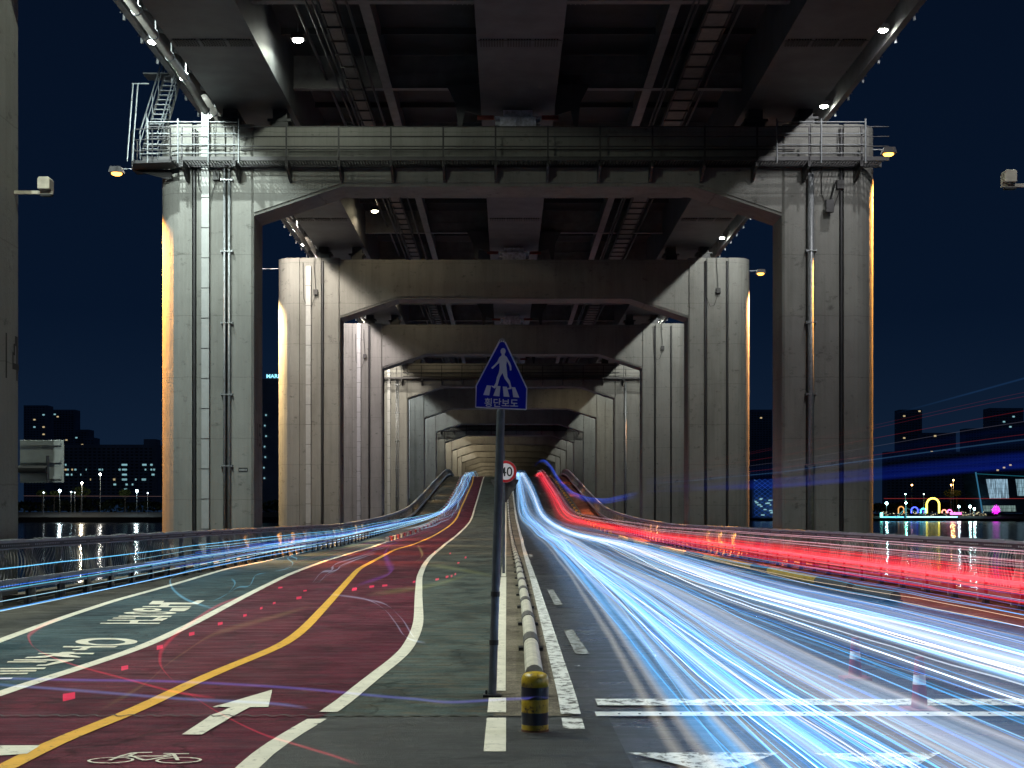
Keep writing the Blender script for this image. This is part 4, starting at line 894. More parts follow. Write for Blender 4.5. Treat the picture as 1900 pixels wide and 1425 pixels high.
def sheet(name, fl, fr, h0, h1, y0, y1, m, parent=None, wav=.0, seed=0, nx=7, yst=1.0, crown=0.):
    b = MB(); uv = []; ys = []
    y = y0
    while y < y1: ys.append(y); y += max(.35, min(4, y*.05))*yst
    ys.append(y1)
    for y in ys:
        for k in range(nx):
            t = k/(nx-1)
            wz = wav*mnoise.noise(Vector((y*.12+seed, t*2, seed)))
            wx = wav*1.2*mnoise.noise(Vector((y*.07+seed, 3.1, seed)))
            b.v.append((fl(y)+(fr(y)-fl(y))*t+wx, y, zr(y)+h0+(h1-h0)*t+wz+crown*math.sin(PI*t))); uv.append((t, y))
    for i in range(len(ys)-1):
        for k in range(nx-1): q = i*nx+k; b.f.append((q, q+1, q+nx+1, q+nx))
    me = bpy.data.meshes.new(name); me.from_pydata(b.v, [], b.f); me.materials.append(m)
    ul = me.uv_layers.new(name='UVMap')
    for l in me.loops: ul.data[l.index].uv = uv[l.vertex_index]
    o = bpy.data.objects.new(name, me); COL.objects.link(o)
    if parent: o.parent = parent
    return o
fAl, fAr = curve(D['a_left'], 8), curve(D['a_right'], 8); fBl, fBr = curve(D['b_left'], 8), curve(D['b_right'], 8)
RLT = [p for p in D['r_left'] if p[1] > 120]+[(7.0, 112), (8.0, 98), (8.4, 70), (8.45, 15)]
RRT = [p for p in D['r_right'] if p[1] > 120]+[(8.4, 112), (9.3, 98), (9.65, 70), (9.6, 15)]
fRl, fRr = curve(RLT, 8), curve(RRT, 8); fLl, fLh = curve(D['l_low'], 8), curve(D['l_high'], 8)
YS_ = []
y = 3.2
while y < 275: YS_.append(y); y += max(.35, min(4, y*.045))
def lane_strand(fl, fr, t, h, y0=3.2, y1=275, drift=.05, hz=.03, seed=None, dt=0.):
    s = random.random()*100 if seed is None else seed; out = []
    for y in YS_:
        if not (y0 <= y <= y1): continue
        tt = t+dt*mnoise.noise(Vector((y*.018, s, 1.))); d = drift*mnoise.noise(Vector((y*.045, s, 9.)))
        x = fl(y)+(fr(y)-fl(y))*tt+d
        out.append((x, y, zr(y)+h+hz*mnoise.noise(Vector((y*.11, s, 4.)))+.35*hz*mnoise.noise(Vector((y*.7, s, 2.)))))
    return out
G = random.gauss
blue = [(.015, .15, .45), (.03, .27, .60), (.05, .36, .70), (.01, .08, .36), (.20, .52, .80)]
white = [(.62, .72, .82), (.70, .66, .60), (.50, .66, .85), (.85, .88, .95), (.80, .62, .45)]
def pick():
    r = random.random()
    c = random.choice(white if r < .28 else blue)
    k = .14+.95*random.random()**2.6
    return tuple(x*k for x in c)
gm = glow_strand('glowing_strand')
HT = empty('headlight_trails', (2, 8, .6)); tag(HT, 'dense white and blue light trails of oncoming traffic by the white barrier', 'light trails'); 
HT2 = empty('headlight_trails', (4, 8, .6)); tag(HT2, 'white and blue light trails of oncoming traffic near the yellow tube barrier', 'light trails')
def rel(pts, o): return [(p[0]-o.location.x, p[1]-o.location.y, p[2]-o.location.z) for p in pts]
def stream(P, fl, fr, mu, sg_, nt, hh=.66, kq=1.):
    it = []
    for k in range(nt):
        t = min(1.02, max(-.02, G(mu, sg_))); h = max(.25, G(hh, .10)); it.append((rel(lane_strand(fl, fr, t, h, drift=.10, dt=.38), P), random.choice([.002, .003, .004, .006]), pick()))
    for k in range(12): it.append((rel(lane_strand(fl, fr, random.random(), .85+.3*random.random(), drift=.1, dt=.2), P), .003, tuple(x*.5 for x in random.choice(blue))))
    strands('headlight_strands', None, None, it, gm, P)
    it = []
    for k in range(34):     # medium soft streaks
        t = min(1.05, max(-.05, G(mu, sg_))); r = random.random(); c = random.choice([(.03, .26, .66), (.05, .38, .78), (.01, .14, .50)] if r < .55 else [(.55, .68, .85), (.80, .84, .90), (.62, .55, .45)]); q = kq*(.08+.32*random.random()**1.6)
        it.append((rel(lane_strand(fl, fr, t, G(hh, .08), drift=.07, dt=.2), P), .03+.09*random.random(), tuple(x*q for x in c)))
    for k in range(16):      # broad veils
        t = min(1.15, max(-.05, G(mu+.05, sg_*1.7))); c = random.choice([(.02, .17, .50), (.04, .24, .55), (.34, .30, .24), (.03, .28, .60)]); q = kq*(.06+.17*random.random())
        it.append((rel(lane_strand(fl, fr, t, G(hh-.05, .08), drift=.08, dt=.15), P), .2+.35*random.random(), tuple(x*q for x in c)))
    ribbons('soft_bands', it, gm, P)
stream(HT, fAl, fAr, .42, .17, 62); stream(HT2, fBl, fBr, .55, .26, 62, kq=.72)
it = []
for k in range(9):   # thin strands sweeping wide on the near side
    t = -.02+.14*random.random(); it.append((rel(lane_strand(fAl, fAr, t, .5+.3*random.random(), drift=.08, dt=.1), HT), .05+.06*random.random(), random.choice([(.20, .18, .14), (.05, .18, .36), (.05, .16, .30), (.22, .20, .17)])))
ribbons('soft_bands', it, gm, HT)
it = []
for k in range(9):   # cream, violet and blue veils filling the gap between both streams
    it.append((rel(lane_strand(fAl, fAr, .70+.55*random.random(), .45+.2*random.random(), 3.2, 120, drift=.10, dt=.1), HT), .04+.16*random.random(), random.choice([(.10, .08, .055), (.05, .045, .08), (.02, .07, .14), (.16, .135, .10), (.01, .05, .12)])))
for k in range(8):   # grey films on the outer side
    it.append((rel(lane_strand(fBl, fBr, .85+.45*random.random(), .35+.25*random.random(), 3.2, 80, drift=.12, dt=.15), HT), .08+.3*random.random(), random.choice([(.05, .055, .06), (.02, .06, .13), (.07, .055, .05)])))
ribbons('soft_bands', it, gm, HT)
cw = [(.06, .36, .78), (.80, .88, 1.0), (.02, .24, .64), (.70, .60, .46), (.01, .16, .55), (.30, .64, .95)]
g1 = glow_sheet('headlight_sheet_a', cw, .26, 34, .5, .44, .74, 'FRONT_BACK', 1.3); g2 = glow_sheet('headlight_sheet_b', cw, .11, 50, .7, .42, .75, 'FRONT_BACK', 7.7); g3 = glow_sheet('headlight_sheet_c', [(.04, .16, .42), (.40, .37, .31), (.05, .18, .38), (.20, .28, .38)], .09, 38, .4, .36, .8, 'FRONT_BACK', 3.1)
def mixf(a, b, t): return lambda y: a(y)+(b(y)-a(y))*t
def rs(o, P): o.location = (-P.location.x, -P.location.y, -P.location.z); return o
g5 = glow_sheet('cream_film', [(.55, .46, .33), (.60, .56, .50), (.40, .30, .20)], .55, 30, .35, .30, .7, 'FRONT_BACK', 4.4)
rs(sheet('light_sheet', lambda y: fAr(y)-.12, lambda y: fAr(y)+.28, .5, .62, 3, 90, g5, HT, .06, 77), HT)
for P, fl, fr, sd, lo_, hi_ in ((HT, fAl, fAr, 0, .08, .72), (HT2, fBl, fBr, 4, .22, .85)):
    rs(sheet('light_sheet', mixf(fl, fr, lo_), mixf(fl, fr, hi_), .62, .68, 3, 275, g1, P, .10, 1+sd), P)
    rs(sheet('light_sheet', mixf(fl, fr, lo_-.1), mixf(fl, fr, hi_+.1), .50, .85, 3, 275, g2, P, .14, 5+sd), P)
    rs(sheet('light_sheet', mixf(fl, fr, lo_-.1), mixf(fl, fr, hi_+.35), .28, .36, 3, 275, g3, P, .10, 8+sd), P)
for o in bpy.data.objects:
    if o.name.startswith(('light_sheet', 'headlight_strands', 'soft_bands')): o['kind'] = 'stuff'
# tail lights
RT = empty('tail_light_trails', (7, 15, .8)); tag(RT, 'dense red tail light trails running along the right side towards the hump', 'light trails')
reds = [(.75, .012, .030), (.55, .006, .02), (.9, .05, .07), (.35, .004, .012)]
it = []
for k in range(75):
    t = min(1, max(0, G(.42, .22))); c = random.choice(reds); q = .08+.6*random.random()**1.8
    it.append((rel(lane_strand(fRl, fRr, t, .38+.6*t+G(0, .07), 9, 275, .10, .03, None, .3), RT), random.choice([.004, .006, .007]), tuple(x*q for x in c)))
for k in range(10): it.append((rel(lane_strand(fRl, fRr, .2+.7*random.random(), .9+.3*random.random(), 9, 275, .1), RT), .003, (.5, .25, .30)))
strands('tail_light_strands', None, None, it, gm, RT)
it = []
for k in range(22):
    t = min(1, max(0, G(.38, .2))); q = .07+.4*random.random(); it.append((rel(lane_strand(fRl, fRr, t, .36+.6*t+G(0, .05), 9, 275, .08, .03, None, .25), RT), .04+.16*random.random(), tuple(x*q for x in random.choice(reds))))
ribbons('soft_bands', it, gm, RT)
gr = glow_sheet('tail_light_sheet', [(.80, .010, .03), (.55, .004, .015), (.95, .03, .06)], .09, 40, .5, .34, .66, 'FRONT_BACK', 2.2)
gr2 = glow_sheet('tail_light_sheet_low', [(.45, .02, .015), (.6, .03, .02)], .10, 26, .5, .30, .7, 'FRONT_BACK', 9.2)
rs(sheet('light_sheet', fRl, fRr, .45, .98, 9, 275, gr, RT, .08, 31), RT); rs(sheet('light_sheet', mixf(fRl, fRr, .1), mixf(fRl, fRr, .95), .30, .75, 9, 275, gr, RT, .08, 36), RT)
rs(sheet('light_sheet', mixf(fRl, fRr, .4), mixf(fRl, fRr, 1.15), .12, .3, 9, 110, gr2, RT, .05, 39), RT)
for o in RT.children: o['kind'] = 'stuff'
# high blue and red trails of tall vehicles
def hi(tab, r, c, n=1, jit=.0):
    f = curve([(x, y) for x, y, z in tab], 6); g = curve([(z, y) for x, y, z in tab], 6); out = []
    for k in range(n):
        dx, dz = G(0, jit), G(0, jit); sd = random.random()*99
        ys = [y for y in YS_ if tab[0][1] <= y <= tab[-1][1]]
        out.append(([(f(y)+dx, y, g(y)+dz+.03*mnoise.noise(Vector((y*.08, sd, 0)))) for y in ys], r, c))
    return out
BT = empty('vehicle_top_trails', (8, 20, 3)); tag(BT, 'soft blue and thin red trails of tall vehicles sweeping up to the right edge', 'light trails')
it = []
tabB = [(8.2, 14, 2.46), (8.0, 21.7, 2.68), (7.6, 40, 2.72), (7.8, 60, 3.0), (8.0, 80, 3.3)]
tabHump = [(7.9, 80, 3.1), (7.7, 110, 2.9), (7.6, 135, 3.4), (7.3, 160, 4.4), (7.0, 190, 6.6), (6.8, 215, 9.2), (6.4, 238, 11.2), (5.6, 250, 11.5), (4.9, 262, 10.5)]
it += hi(tabHump, .30, (.004, .014, .12), 5, .10); it += hi(tabHump, .10, (.006, .02, .16), 4, .10)
for dz, c, wd in ((.75, (.10, .006, .008), .022), (.97, (.07, .006, .01), .02), (.58, (.04, .036, .05), .03), (.40, (.09, .008, .008), .025), (.30, (.015, .045, .09), .06), (1.02, (.05, .006, .008), .02)):
    it += hi([(x, y, z+dz) for x, y, z in [(8.2, 12, 2.50)]+tabB[1:]], wd, c)
it += hi([(8.2, 14, 4.0), (8.0, 30, 3.9)], .10, (.004, .016, .045))
ribbons('soft_bands', [(rel(a, BT), r, c) for a, r, c in it], gm, BT)
gb = glow_sheet('roof_light_sheet', [(.002, .008, .30), (.008, .03, .42), (.002, .006, .22)], .42, 3.2, .3, .2, .75, 'NONE', 6.1)
fB_ = curve([(x, y) for x, y, z in tabB], 6); gB_ = curve([(z, y) for x, y, z in tabB], 6)
bmesh_ = MB()
def vsheet(name, f, g, hz, y0, y1, m, P):
    ys = [y for y in YS_ if y0 <= y <= y1]; b = MB(); uv = []
    for y in ys:
        for k in range(6): t = k/5; b.v.append((f(y), y, g(y)+hz(y)*(t-.5))); uv.append((t, y))
    for i in range(len(ys)-1):
        for k in range(5): q = i*6+k; b.f.append((q, q+1, q+7, q+6))
    me = bpy.data.meshes.new(name); me.from_pydata(b.v, [], b.f); me.materials.append(m); ul = me.uv_layers.new(name='UVMap')
    for l in me.loops: ul.data[l.index].uv = uv[l.vertex_index]
    o = bpy.data.objects.new(name, me); COL.objects.link(o); o.parent = P; o.location = (-P.location.x, -P.location.y, -P.location.z); o['kind'] = 'stuff'; return o
vsheet('light_sheet', fB_, gB_, lambda y: .34, 14, 80, gb, BT)
gb2 = glow_sheet('roof_light_sheet_faint', [(.002, .01, .10), (.004, .02, .08)], .25, 3.2, .3, .25, .75, 'NONE', 2.1)
vsheet('light_sheet', fB_, lambda y: gB_(y)+.42, lambda y: .5, 14, 80, gb2, BT)
for o in BT.children: o['kind'] = 'stuff'
# left edge: cyan and blue strands along the railing
LT = empty('bicycle_light_trails', (-8.4, 20, .6)); tag(LT, 'thin cyan and blue light trails hugging the left railing and climbing the hump', 'light trails')
cy_ = [(.06, .30, .50), (.03, .16, .45), (.20, .45, .60), (.02, .06, .40), (.4, .55, .62)]
it = []
for k, (t, h, r, c) in enumerate([(1.0, .93, .010, (.10, .38, .62)), (.9, .62, .009, (.02, .10, .42)), (.85, .58, .008, (.05, .30, .40)), (.3, .38, .006, (.25, .45, .55)), (0, .24, .012, (.03, .18, .50)), (0, .22, .006, (.3, .45, .5))]):
    it.append((rel(lane_strand(fLl, fLh, t, h, 14, 275, .06, .02), LT), r, c))
for k in range(30):
    t = random.random(); c = random.choice(cy_); q = .3+.9*random.random()
    it.append((rel(lane_strand(fLl, fLh, t, .3+.6*t+G(0, .05), 30+40*random.random(), 275, .4, .05, None, .3), LT), .004+.004*random.random(), tuple(x*q for x in c)))
strands('cyan_strands', None, None, it, gm, LT)
for o in LT.children: o['kind'] = 'stuff'
# squiggles, loops and blinks left by bicycles on the maroon lane
def smooth(pts, n=6):
    P = [Vector(p) for p in pts]; out = []
    for i in range(len(P)-1):
        p0, p1, p2, p3 = P[max(i-1, 0)], P[i], P[i+1], P[min(i+2, len(P)-1)]
        for k in range(n):
            t = k/n; out.append(tuple(.5*((2*p1)+(-p0+p2)*t+(2*p0-5*p1+4*p2-p3)*t*t+(-p0+3*p1-3*p2+p3)*t**3)))
    out.append(tuple(P[-1])); return out
SQ = empty('bicycle_squiggles', (-3, 18, .3)); tag(SQ, 'looping red, blue and pale light squiggles floating low over the maroon lane', 'light trails')
it = []
def sq(tab, r, c, h=.3): it.append((rel(smooth([(x, y, zr(y)+h) for x, y in tab]), SQ), r, c))
sq(D['red1'], .011, (.30, .010, .025)); sq(D['red2'], .011, (.28, .010, .025))
sq(D['purp'], .011, (.05, .05, .22)); sq(D['purp2'], .012, (.05, .09, .22))
for p in D['olive2']: sq(p, .055, (.06, .065, .02), .1)
sq(D['olive'], .045, (.055, .045, .015), .1)
for p in D['sq']: sq(p, .014, (.16, .19, .26))
for p in D['curl']: sq(p, .011, (.07, .22, .32))
for p in D['wht']: sq(p, .022, (.16, .19, .26))
sq(D['purp3'], .05, (.05, .014, .11)); sq(D['grn'], .03, (.14, .14, .05), .1)
fq = mixf(fM, fA, .25)
for k in range(16):    # haze of purple and red threads towards the hump
    t = .02+.5*random.random(); y0 = 26+40*random.random(); y1 = min(262, y0+25+140*random.random())
    it.append((rel([(fM(y)+(fA(y)-fM(y))*t+.25*mnoise.noise(Vector((y*.06, k, 0))), y, zr(y)+.4+.1*mnoise.noise(Vector((y*.1, k, 3)))) for y in YS_ if y0 <= y <= y1], SQ), .010, random.choice([(.10, .01, .035), (.06, .015, .12), (.12, .01, .02), (.06, .14, .20)])))
for k in range(14):
    t = -.05+.4*random.random()
    it.append((rel([(fM(y)+(fA(y)-fM(y))*t+.5*mnoise.noise(Vector((y*.05, k, 7)))+.7, y, zr(y)+.7) for y in YS_ if 95 <= y <= 262], SQ), .012, random.choice([(.12, .35, .55), (.25, .45, .6), (.4, .4, .45)])))
ribbons('squiggle_strands', [(a, r*5.5, tuple(x*1.1 for x in c)) for a, r, c in it], gm, SQ)
for o in SQ.children: o['kind'] = 'stuff'
blink = glow_strand('blink_glow', 1.0); 
bk = MB(); cols = []
for (p, wpx, hpx) in list(D['sqs'])+list(D['sqs2']):
    s = p[1]/2600/2.614; wd, hh = wpx*s*.8, hpx*s*.8; n0 = len(bk.v)
    bk.prism([(p[0]-3.0*-1-wd/2, .3-.3-hh*.45), (p[0]+3+wd/2, -hh*.15), (p[0]+3+wd/2, hh*.5), (p[0]+3-wd/2, hh*.3)], p[1]-18-.004, p[1]-18+.004, 'y'); cols += [(.30, .008, .03)]*(len(bk.v)-n0)
me = bpy.data.meshes.new('red_blinks'); me.from_pydata(bk.v, [], bk.f); me.materials.append(blink); ca = me.color_attributes.new('Col', 'FLOAT_COLOR', 'POINT'); ca.data.foreach_set('color', [q for c in cols for q in (*c, 1)])
RB = bpy.data.objects.new('red_blinks', me); COL.objects.link(RB); RB.location = (-3, 18, .3)
tag(RB, 'scattered small red lamp blinks over the maroon and green lanes', 'light trails', None, 'stuff')
for o in list(bpy.data.objects):
    if o.parent and o.get('kind') == 'stuff' and o.get('label') is None and 'label' in o.keys(): del o['label']

# ================================================================ RIVER AND FAR BANKS
m, nt_, bs = mat('river_water'); bs.inputs['Base Color'].default_value = (.006, .022, .055, 1); bs.inputs['Roughness'].default_value = .11; bs.inputs['IOR'].default_value = 1.33  # blue base colour carries the glow of waterfront lights on the water
a = noise(nt_, pos(nt_, (.05, .5, 1)), 1.0, 4, .6); bump(nt_, bs, a, .25, .4)
b = MB(); b.poly([(-5000, -300, -2), (5000, -300, -2), (5000, 7000, -2), (-5000, 7000, -2)]); wtr = b.build('river_water', m); tag(wtr, 'dark river water with streaked light reflections', kind='structure')
b = MB()
n = 60
for k in range(n+1):
    x = 220+k*40; yb = 1000; b.v += [(x, yb, -2.5), (x, yb+4, 1.0), (x, yb+70, 2.2), (x, 3800, 8)]
for k in range(n):
    for q in range(3): b.f.append((4*k+q, 4*k+q+1, 4*k+5+q, 4*k+4+q)); b.m.append(0)
bank = b.build('river_bank', M['bank']); tag(bank, 'dark far river bank on the right', kind='structure')
b = MB()
for k in range(n+1):
    x = 130-k*40; b.v += [(x, 800, -2.5), (x, 803, 1.0), (x, 840, 4), (x, 3800, 12)]
for k in range(n):
    for q in range(3): b.f.append((4*k+q, 4*k+q+1, 4*k+5+q, 4*k+4+q)); b.m.append(0)
bank2 = b.build('river_bank', M['bank']); tag(bank2, 'dark far river bank on the left', kind='structure')
b = MB()
for k in range(60):
    x = -1500+k*50; 
    b.v += [(x, 3300, 0), (x, 3300, 90+40*mnoise.noise(Vector((x*.0016, 0, 0)))+12*mnoise.noise(Vector((x*.01, 3, 0))))]
for k in range(59): b.f.append((2*k, 2*k+2, 2*k+3, 2*k+1)); b.m.append(0)
win_w = emis('window_cool', (.45, .9, 1.0), .5, 'NONE'); win_y = emis('window_warm', (1, .78, .42), .55, 'NONE')
wq = MB(); wq.box(-.5, .5, -.1, 0, -.5, .5); wc_me = wq.mesh('lit_window', win_w); wy_me = wq.mesh('lit_window', win_y)
rnd = random.Random(11)
def block(x, y, wd, h, dp, label, m, lit, cool=.7, z0=0, floor=3, steps=None, wsz=(2.2, 1.4), band=True):
    B = empty('apartment_block', (x, y, z0)); tag(B, label, 'building', 'apartment blocks on the far banks')
    b = MB(); b.box(-wd/2, wd/2, 0, dp, 0, h)
    if steps:
        for (a, c, hh) in steps: b.box(a, c, 2, dp-2, h, h+hh)
    b.build('walls', m, B)
    if band:
        b = MB(); nf = int(h/floor)
        for f in range(nf): b.box(-wd/2-.2, wd/2+.2, -.5, -.02, f*floor+2.6, f*floor+2.9)
        tag(b.build('floor_bands', M['facade2'], B), kind='stuff')
        b = MB()
        for f in range(nf):
            for k in range(int(wd/5)): b.box(-wd/2+1.2+k*5, -wd/2+4+k*5, -.06, -.01, f*floor+.9, f*floor+2.3)
        tag(b.build('dark_windows', M['glass_dark'], B), kind='stuff')
    if isinstance(lit, int): lit = [(-wd/2+2.6+5*rnd.randrange(int(wd/5)), rnd.randrange(2, int(h/floor)), 1) for _ in range(lit)]
    for (lx, f, sc_) in lit:
        link('lit_window', wc_me if rnd.random() < cool else wy_me, B, (lx, -.2, f*floor+1.6), (0, 0, 0), (wsz[0]*sc_, 1, wsz[1]))
def wx(px, Y): return (px-940)*Y/2600
def wz(py, Y): return 1.8+(957-py)*Y/2600
# left skyline
for px0, px1, py, Y, lit, lab in ((44, 88, 752, 2300, 6, 'tall dark tower block nearest the left pier, with few lit windows'), (88, 139, 760, 2400, 7, 'tall dark tower block second from the left on the far bank'), (139, 165, 797, 2400, 6, 'lower dark tower beside the two tall ones on the left'), (156, 175, 812, 2200, 0, 'small reddish dark tower behind the long slab block')):
    h = wz(py, Y)-10; block(wx((px0+px1)/2, Y), Y, (px1-px0)*Y/2600, h, 30, lab, M['facade'], lit, .45, 10, 4, wsz=(3.4, 2.2))
Y = 1500
lit = []
for px, row, s_ in ((122, 0, 1), (122, 1, 1.6), (126, 1, 1), (134, 1, 1), (140, 1, 1.4), (125, 2, 2), (133, 2, 1), (185, 1, 1.6), (190, 1, .8), (185, 2, 1.2), (222, 1, 1.4), (212, 3, 1.5), (213, 4, 1.8), (231, 0, 4), (231, 1, 3.4), (231, 2, 3.4), (231, 3, 3.6), (235, 4, 1.4), (233, 5, 2), (246, 4, 1), (252, 3, 1), (268, 0, 3), (281, 0, 1.6), (270, 1, 1), (281, 1, 1.2), (286, 1, 1.2), (284, 2, 2), (267, 3, 3), (160, 1, .6), (168, 3, .6), (150, 2, .6)):
    lit.append((wx(px, Y)-wx(205, Y), 12-row*1.55, s_))
block(wx(205, Y), Y, 172*Y/2600, 64, 25, 'long slab apartment block with scattered cyan lit windows right of the sign back', M['facade2'], [(a, f, s_) for a, f, s_ in lit], .85, 14, 4.4-1, [(35, 48, 6)], (1.5, 1.8))
# right skyline
for px0, px1, py, Y, n_, lab in ((1392, 1434, 760, 2400, 3, 'dark tower block seen between the two right-hand piers'), (1668, 1712, 760, 2300, 7, 'dark tower block just right of pier 15'), (1712, 1775, 803, 2100, 4, 'lower dark block in the middle of the right skyline'), (1790, 1862, 795, 2500, 3, 'wide dark block behind the right skyline'), (1835, 1900, 757, 2200, 7, 'tall dark tower block at the right frame edge'), (1905, 1960, 780, 2300, 4, 'dark tower block beyond the right frame edge')):
    h = wz(py, Y)-8; block(wx((px0+px1)/2, Y), Y, (px1-px0)*Y/2600-2, h, 30, lab, M['facade'], n_, .35, 8, 4, wsz=(3.4, 2.4))
block(wx(1740, 1700), 1700, 190*1700/2600, wz(838, 1700)-6, 20, 'long low slab block behind the blue trail on the right', M['facade2'], 0, .5, 6, 3.4)
# hotel with roof sign between the two left piers
Y = 1200
HB = empty('hotel_tower', (wx(505, Y), Y, 4)); tag(HB, 'dark hotel tower with a bright cyan roof sign seen between the two left piers', 'building')
b = MB(); b.box(-13, 14, 0, 25, 0, wz(703, Y)-4); b.build('walls', M['facade'], HB)
b = MB()
for f in range(32): b.box(-13.2, 14.2, -.4, -.02, 3+f*3.6, 3.5+f*3.6)
tag(b.build('floor_bands', M['facade2'], HB), kind='stuff')
sg = emis('roof_sign_glow', (.30, .80, 1.0), 1.6, 'NONE')
t = text('roof_lettering', 'MARRIOTT', 4.6, sg, HB, (6.9, -.5, wz(701, Y)-4-.2), .11, 1.05, .1)
for k in range(7): link('lit_window', wc_me, HB, (-8+rnd.random()*3, -.5, 30+9*k), (0, 0, 0), (1.2, 1, 1.2))
# trees on the banks
def clump_tree(x, y, z, r, h, label, m, seed):
    rr = random.Random(seed); T = empty('bank_tree', (x, y, z)); tag(T, label, 'tree', 'trees lit by lamps on the banks')
    b = MB(); b.tube([(0, 0, 0), (.2, 0, h*.5), (0, 0, h*.8)], [.35, .25, .1], 6)
    for k in range(5): a = rr.random()*6.28; b.tube([(0, 0, h*.45), (math.cos(a)*r*.6, math.sin(a)*r*.6, h*.8)], [.15, .05], 4)
    b.build('trunk', M['sleeve'], T)
    b = MB()
    for k in range(700):
        while True:
            p = Vector((rr.uniform(-1, 1), rr.uniform(-1, 1), rr.uniform(-1, 1)))
            if p.length < 1 and mnoise.noise(p*2.3+Vector((seed, 0, 0))) > -.08: break
        c = Vector((p.x*r, p.y*r, h*.72+p.z*r*.62)); a = Vector((rr.gauss(0, 1), rr.gauss(0, 1), rr.gauss(0, 1))).normalized()*.42; d = Vector((rr.gauss(0, 1), rr.gauss(0, 1), rr.gauss(0, 1))).normalized()*.42
        b.poly([c+a, c+d, c-a, c-d])
    b.build('crown', m, T)
for k, (px, r, lab) in enumerate(((78, 3.5, 'small green tree by the lamp below the sign back'), (100, 3, 'faint green tree left of the bright lamp'), (150, 6, 'broad green tree lit from above by a lamp on the left bank'), (232, 4, 'small green tree near the right lamp of the left bank'))): clump_tree(wx(px, 860), 860, 3, r, wz(905, 860)-3+r*.4, lab, M['foliage'], k+1)
for k, (px, r, lab) in enumerate(((1763, 5, 'tree lit orange by street lamps behind the arches'), (1775, 4, 'second orange lit tree beside the first on the right bank'))): clump_tree(wx(px, 1100), 1100, 3, r, wz(900, 1100)-3, lab, M['foliage'], k+21)
# lamp posts
def post(px, py, Y, col_, st, r, z0, label, grp, light=0):
    P = empty('lamp_post', (wx(px, Y), Y, z0)); tag(P, label, 'street lamp', grp); r *= .62; st *= 2.2
    h = wz(py, Y)-z0
    b = MB(); b.tube([(0, 0, 0), (0, 0, h)], .12, 6); b.build('pole', M['galv'], P)
    b = MB(); n = 8; b.tube([(0, 0, h-r), (0, 0, h-r*.6), (0, 0, h), (0, 0, h+r*.6), (0, 0, h+r)], [r*.2, r*.8, r, r*.8, r*.2], 10)
    b.build('lamp_globe', emis('globe', col_, st), P)
    if light:
        ld = bpy.data.lights.new('lamp_light', 'POINT'); ld.energy = light; ld.color = col_; ld.shadow_soft_size = .5
        lo = bpy.data.objects.new('lamp_light', ld); COL.objects.link(lo); lo.parent = P; lo.location = (0, -2, h)
nth = ['first', 'second', 'third', 'fourth', 'fifth', 'sixth', 'seventh', 'eighth', 'ninth', 'tenth']
for k, (px, py, c, st, r, li) in enumerate(((81, 914, (.8, .95, 1), 5, .6, 0), (111, 911, (.75, .95, 1), 30, 1.2, 3000), (132, 913, (.6, .9, 1), 8, .6, 0), (139, 914, (.8, .95, 1), 4, .5, 0), (152, 896, (1, .85, .6), 14, .9, 9000), (186, 880, (1, .95, .85), 18, 1.0, 2000), (254, 911, (.75, .95, 1), 26, 1.1, 6000), (274, 915, (.8, .95, 1), 4, .6, 0))):
    post(px, py, 820, c, st, r, 1.5, '%s lamp from the left on the left river bank' % nth[k], 'lamps on the left bank', li)
for k, (px, py, c, st, r, li) in enumerate(((1645, 934, (.5, 1, 1), 30, 1.5, 3000), (1680, 917, (.5, 1, .9), 8, .8, 0), (1681, 933, (.3, 1, .8), 20, 1.2, 2000), (1779, 940, (.6, 1, 1), 24, 1.2, 2000), (1800, 940, (.6, 1, 1), 30, 1.3, 2000), (1808, 944, (.6, 1, 1), 26, 1.2, 2000), (1714, 917, (.8, 1, .9), 5, .6, 0))):
    post(px, py, 1010, c, st, r, 1.5, '%s white lamp from the left on the right waterfront' % nth[k], 'white lamps on the right waterfront', li)
for k, (px, py) in enumerate(((1692, 900), (1765, 900), (1769, 891), (1801, 900), (1808, 890))):
    post(px, py, 1080, (1, .5, .15), 9, 1.0, 3, '%s orange street lamp from the left behind the waterfront' % nth[k], 'orange street lamps behind the waterfront', 4000 if k in (1, 2) else 0)
# luminous arches, promenade and pontoon
def arch(px, py, rpx, c, st, label, Y=1008, tall=1.):
    A = empty('light_arch', (wx(px, Y), Y, wz(952, Y))); tag(A, label, 'light arch'); r = rpx*Y/2600; base = wz(py, Y)-wz(952, Y)
    b = MB(); b.tube([(-r, 0, 0)]+[(-r*math.cos(PI*k/14), 0, base+r*math.sin(PI*k/14)*tall) for k in range(15)]+[(r, 0, 0)], .62 if rpx > 9 else .42, 8); b.build('tube', emis('arch_glow', c, st), A)
arch(1731, 936, 11.5, (.95, .80, .10), 5, 'large glowing yellow arch on the waterfront')
arch(1672, 945, 5, (1, .5, .15), 1.2, 'small glowing orange arch left of the tall lamp'); arch(1697, 947, 6, (.05, .08, 1), 5, 'blue glowing arch on the waterfront'); arch(1713, 948, 4.5, (.1, .9, 1), 4, 'small cyan glowing arch beside the yellow one')
arch(1752, 950, 4, (1, .3, .2), 3, 'small red glowing arch right of the yellow one'); arch(1762, 950, 4, (1, .15, .5), 4, 'small pink glowing arch beside the red one'); arch(1708, 950, 5, (.1, .1, 1), .8, 'second blue glowing arch behind the first')
PT = empty('pontoon', (wx(1720, 1000), 998, -2)); tag(PT, 'low pontoon edge with a continuous cyan light strip', 'pontoon')
W2 = 90*1000/2600*2
b = MB(); b.box(-44, 66, 0, 6, 0, 1.8); b.build('hull', M['bank'], PT)
b = MB(); b.box(-15, 21, -.1, 0, 2.6, 3.3); b.build('light_strip', emis('cyan_strip', (.25, .75, 1), 5), PT)
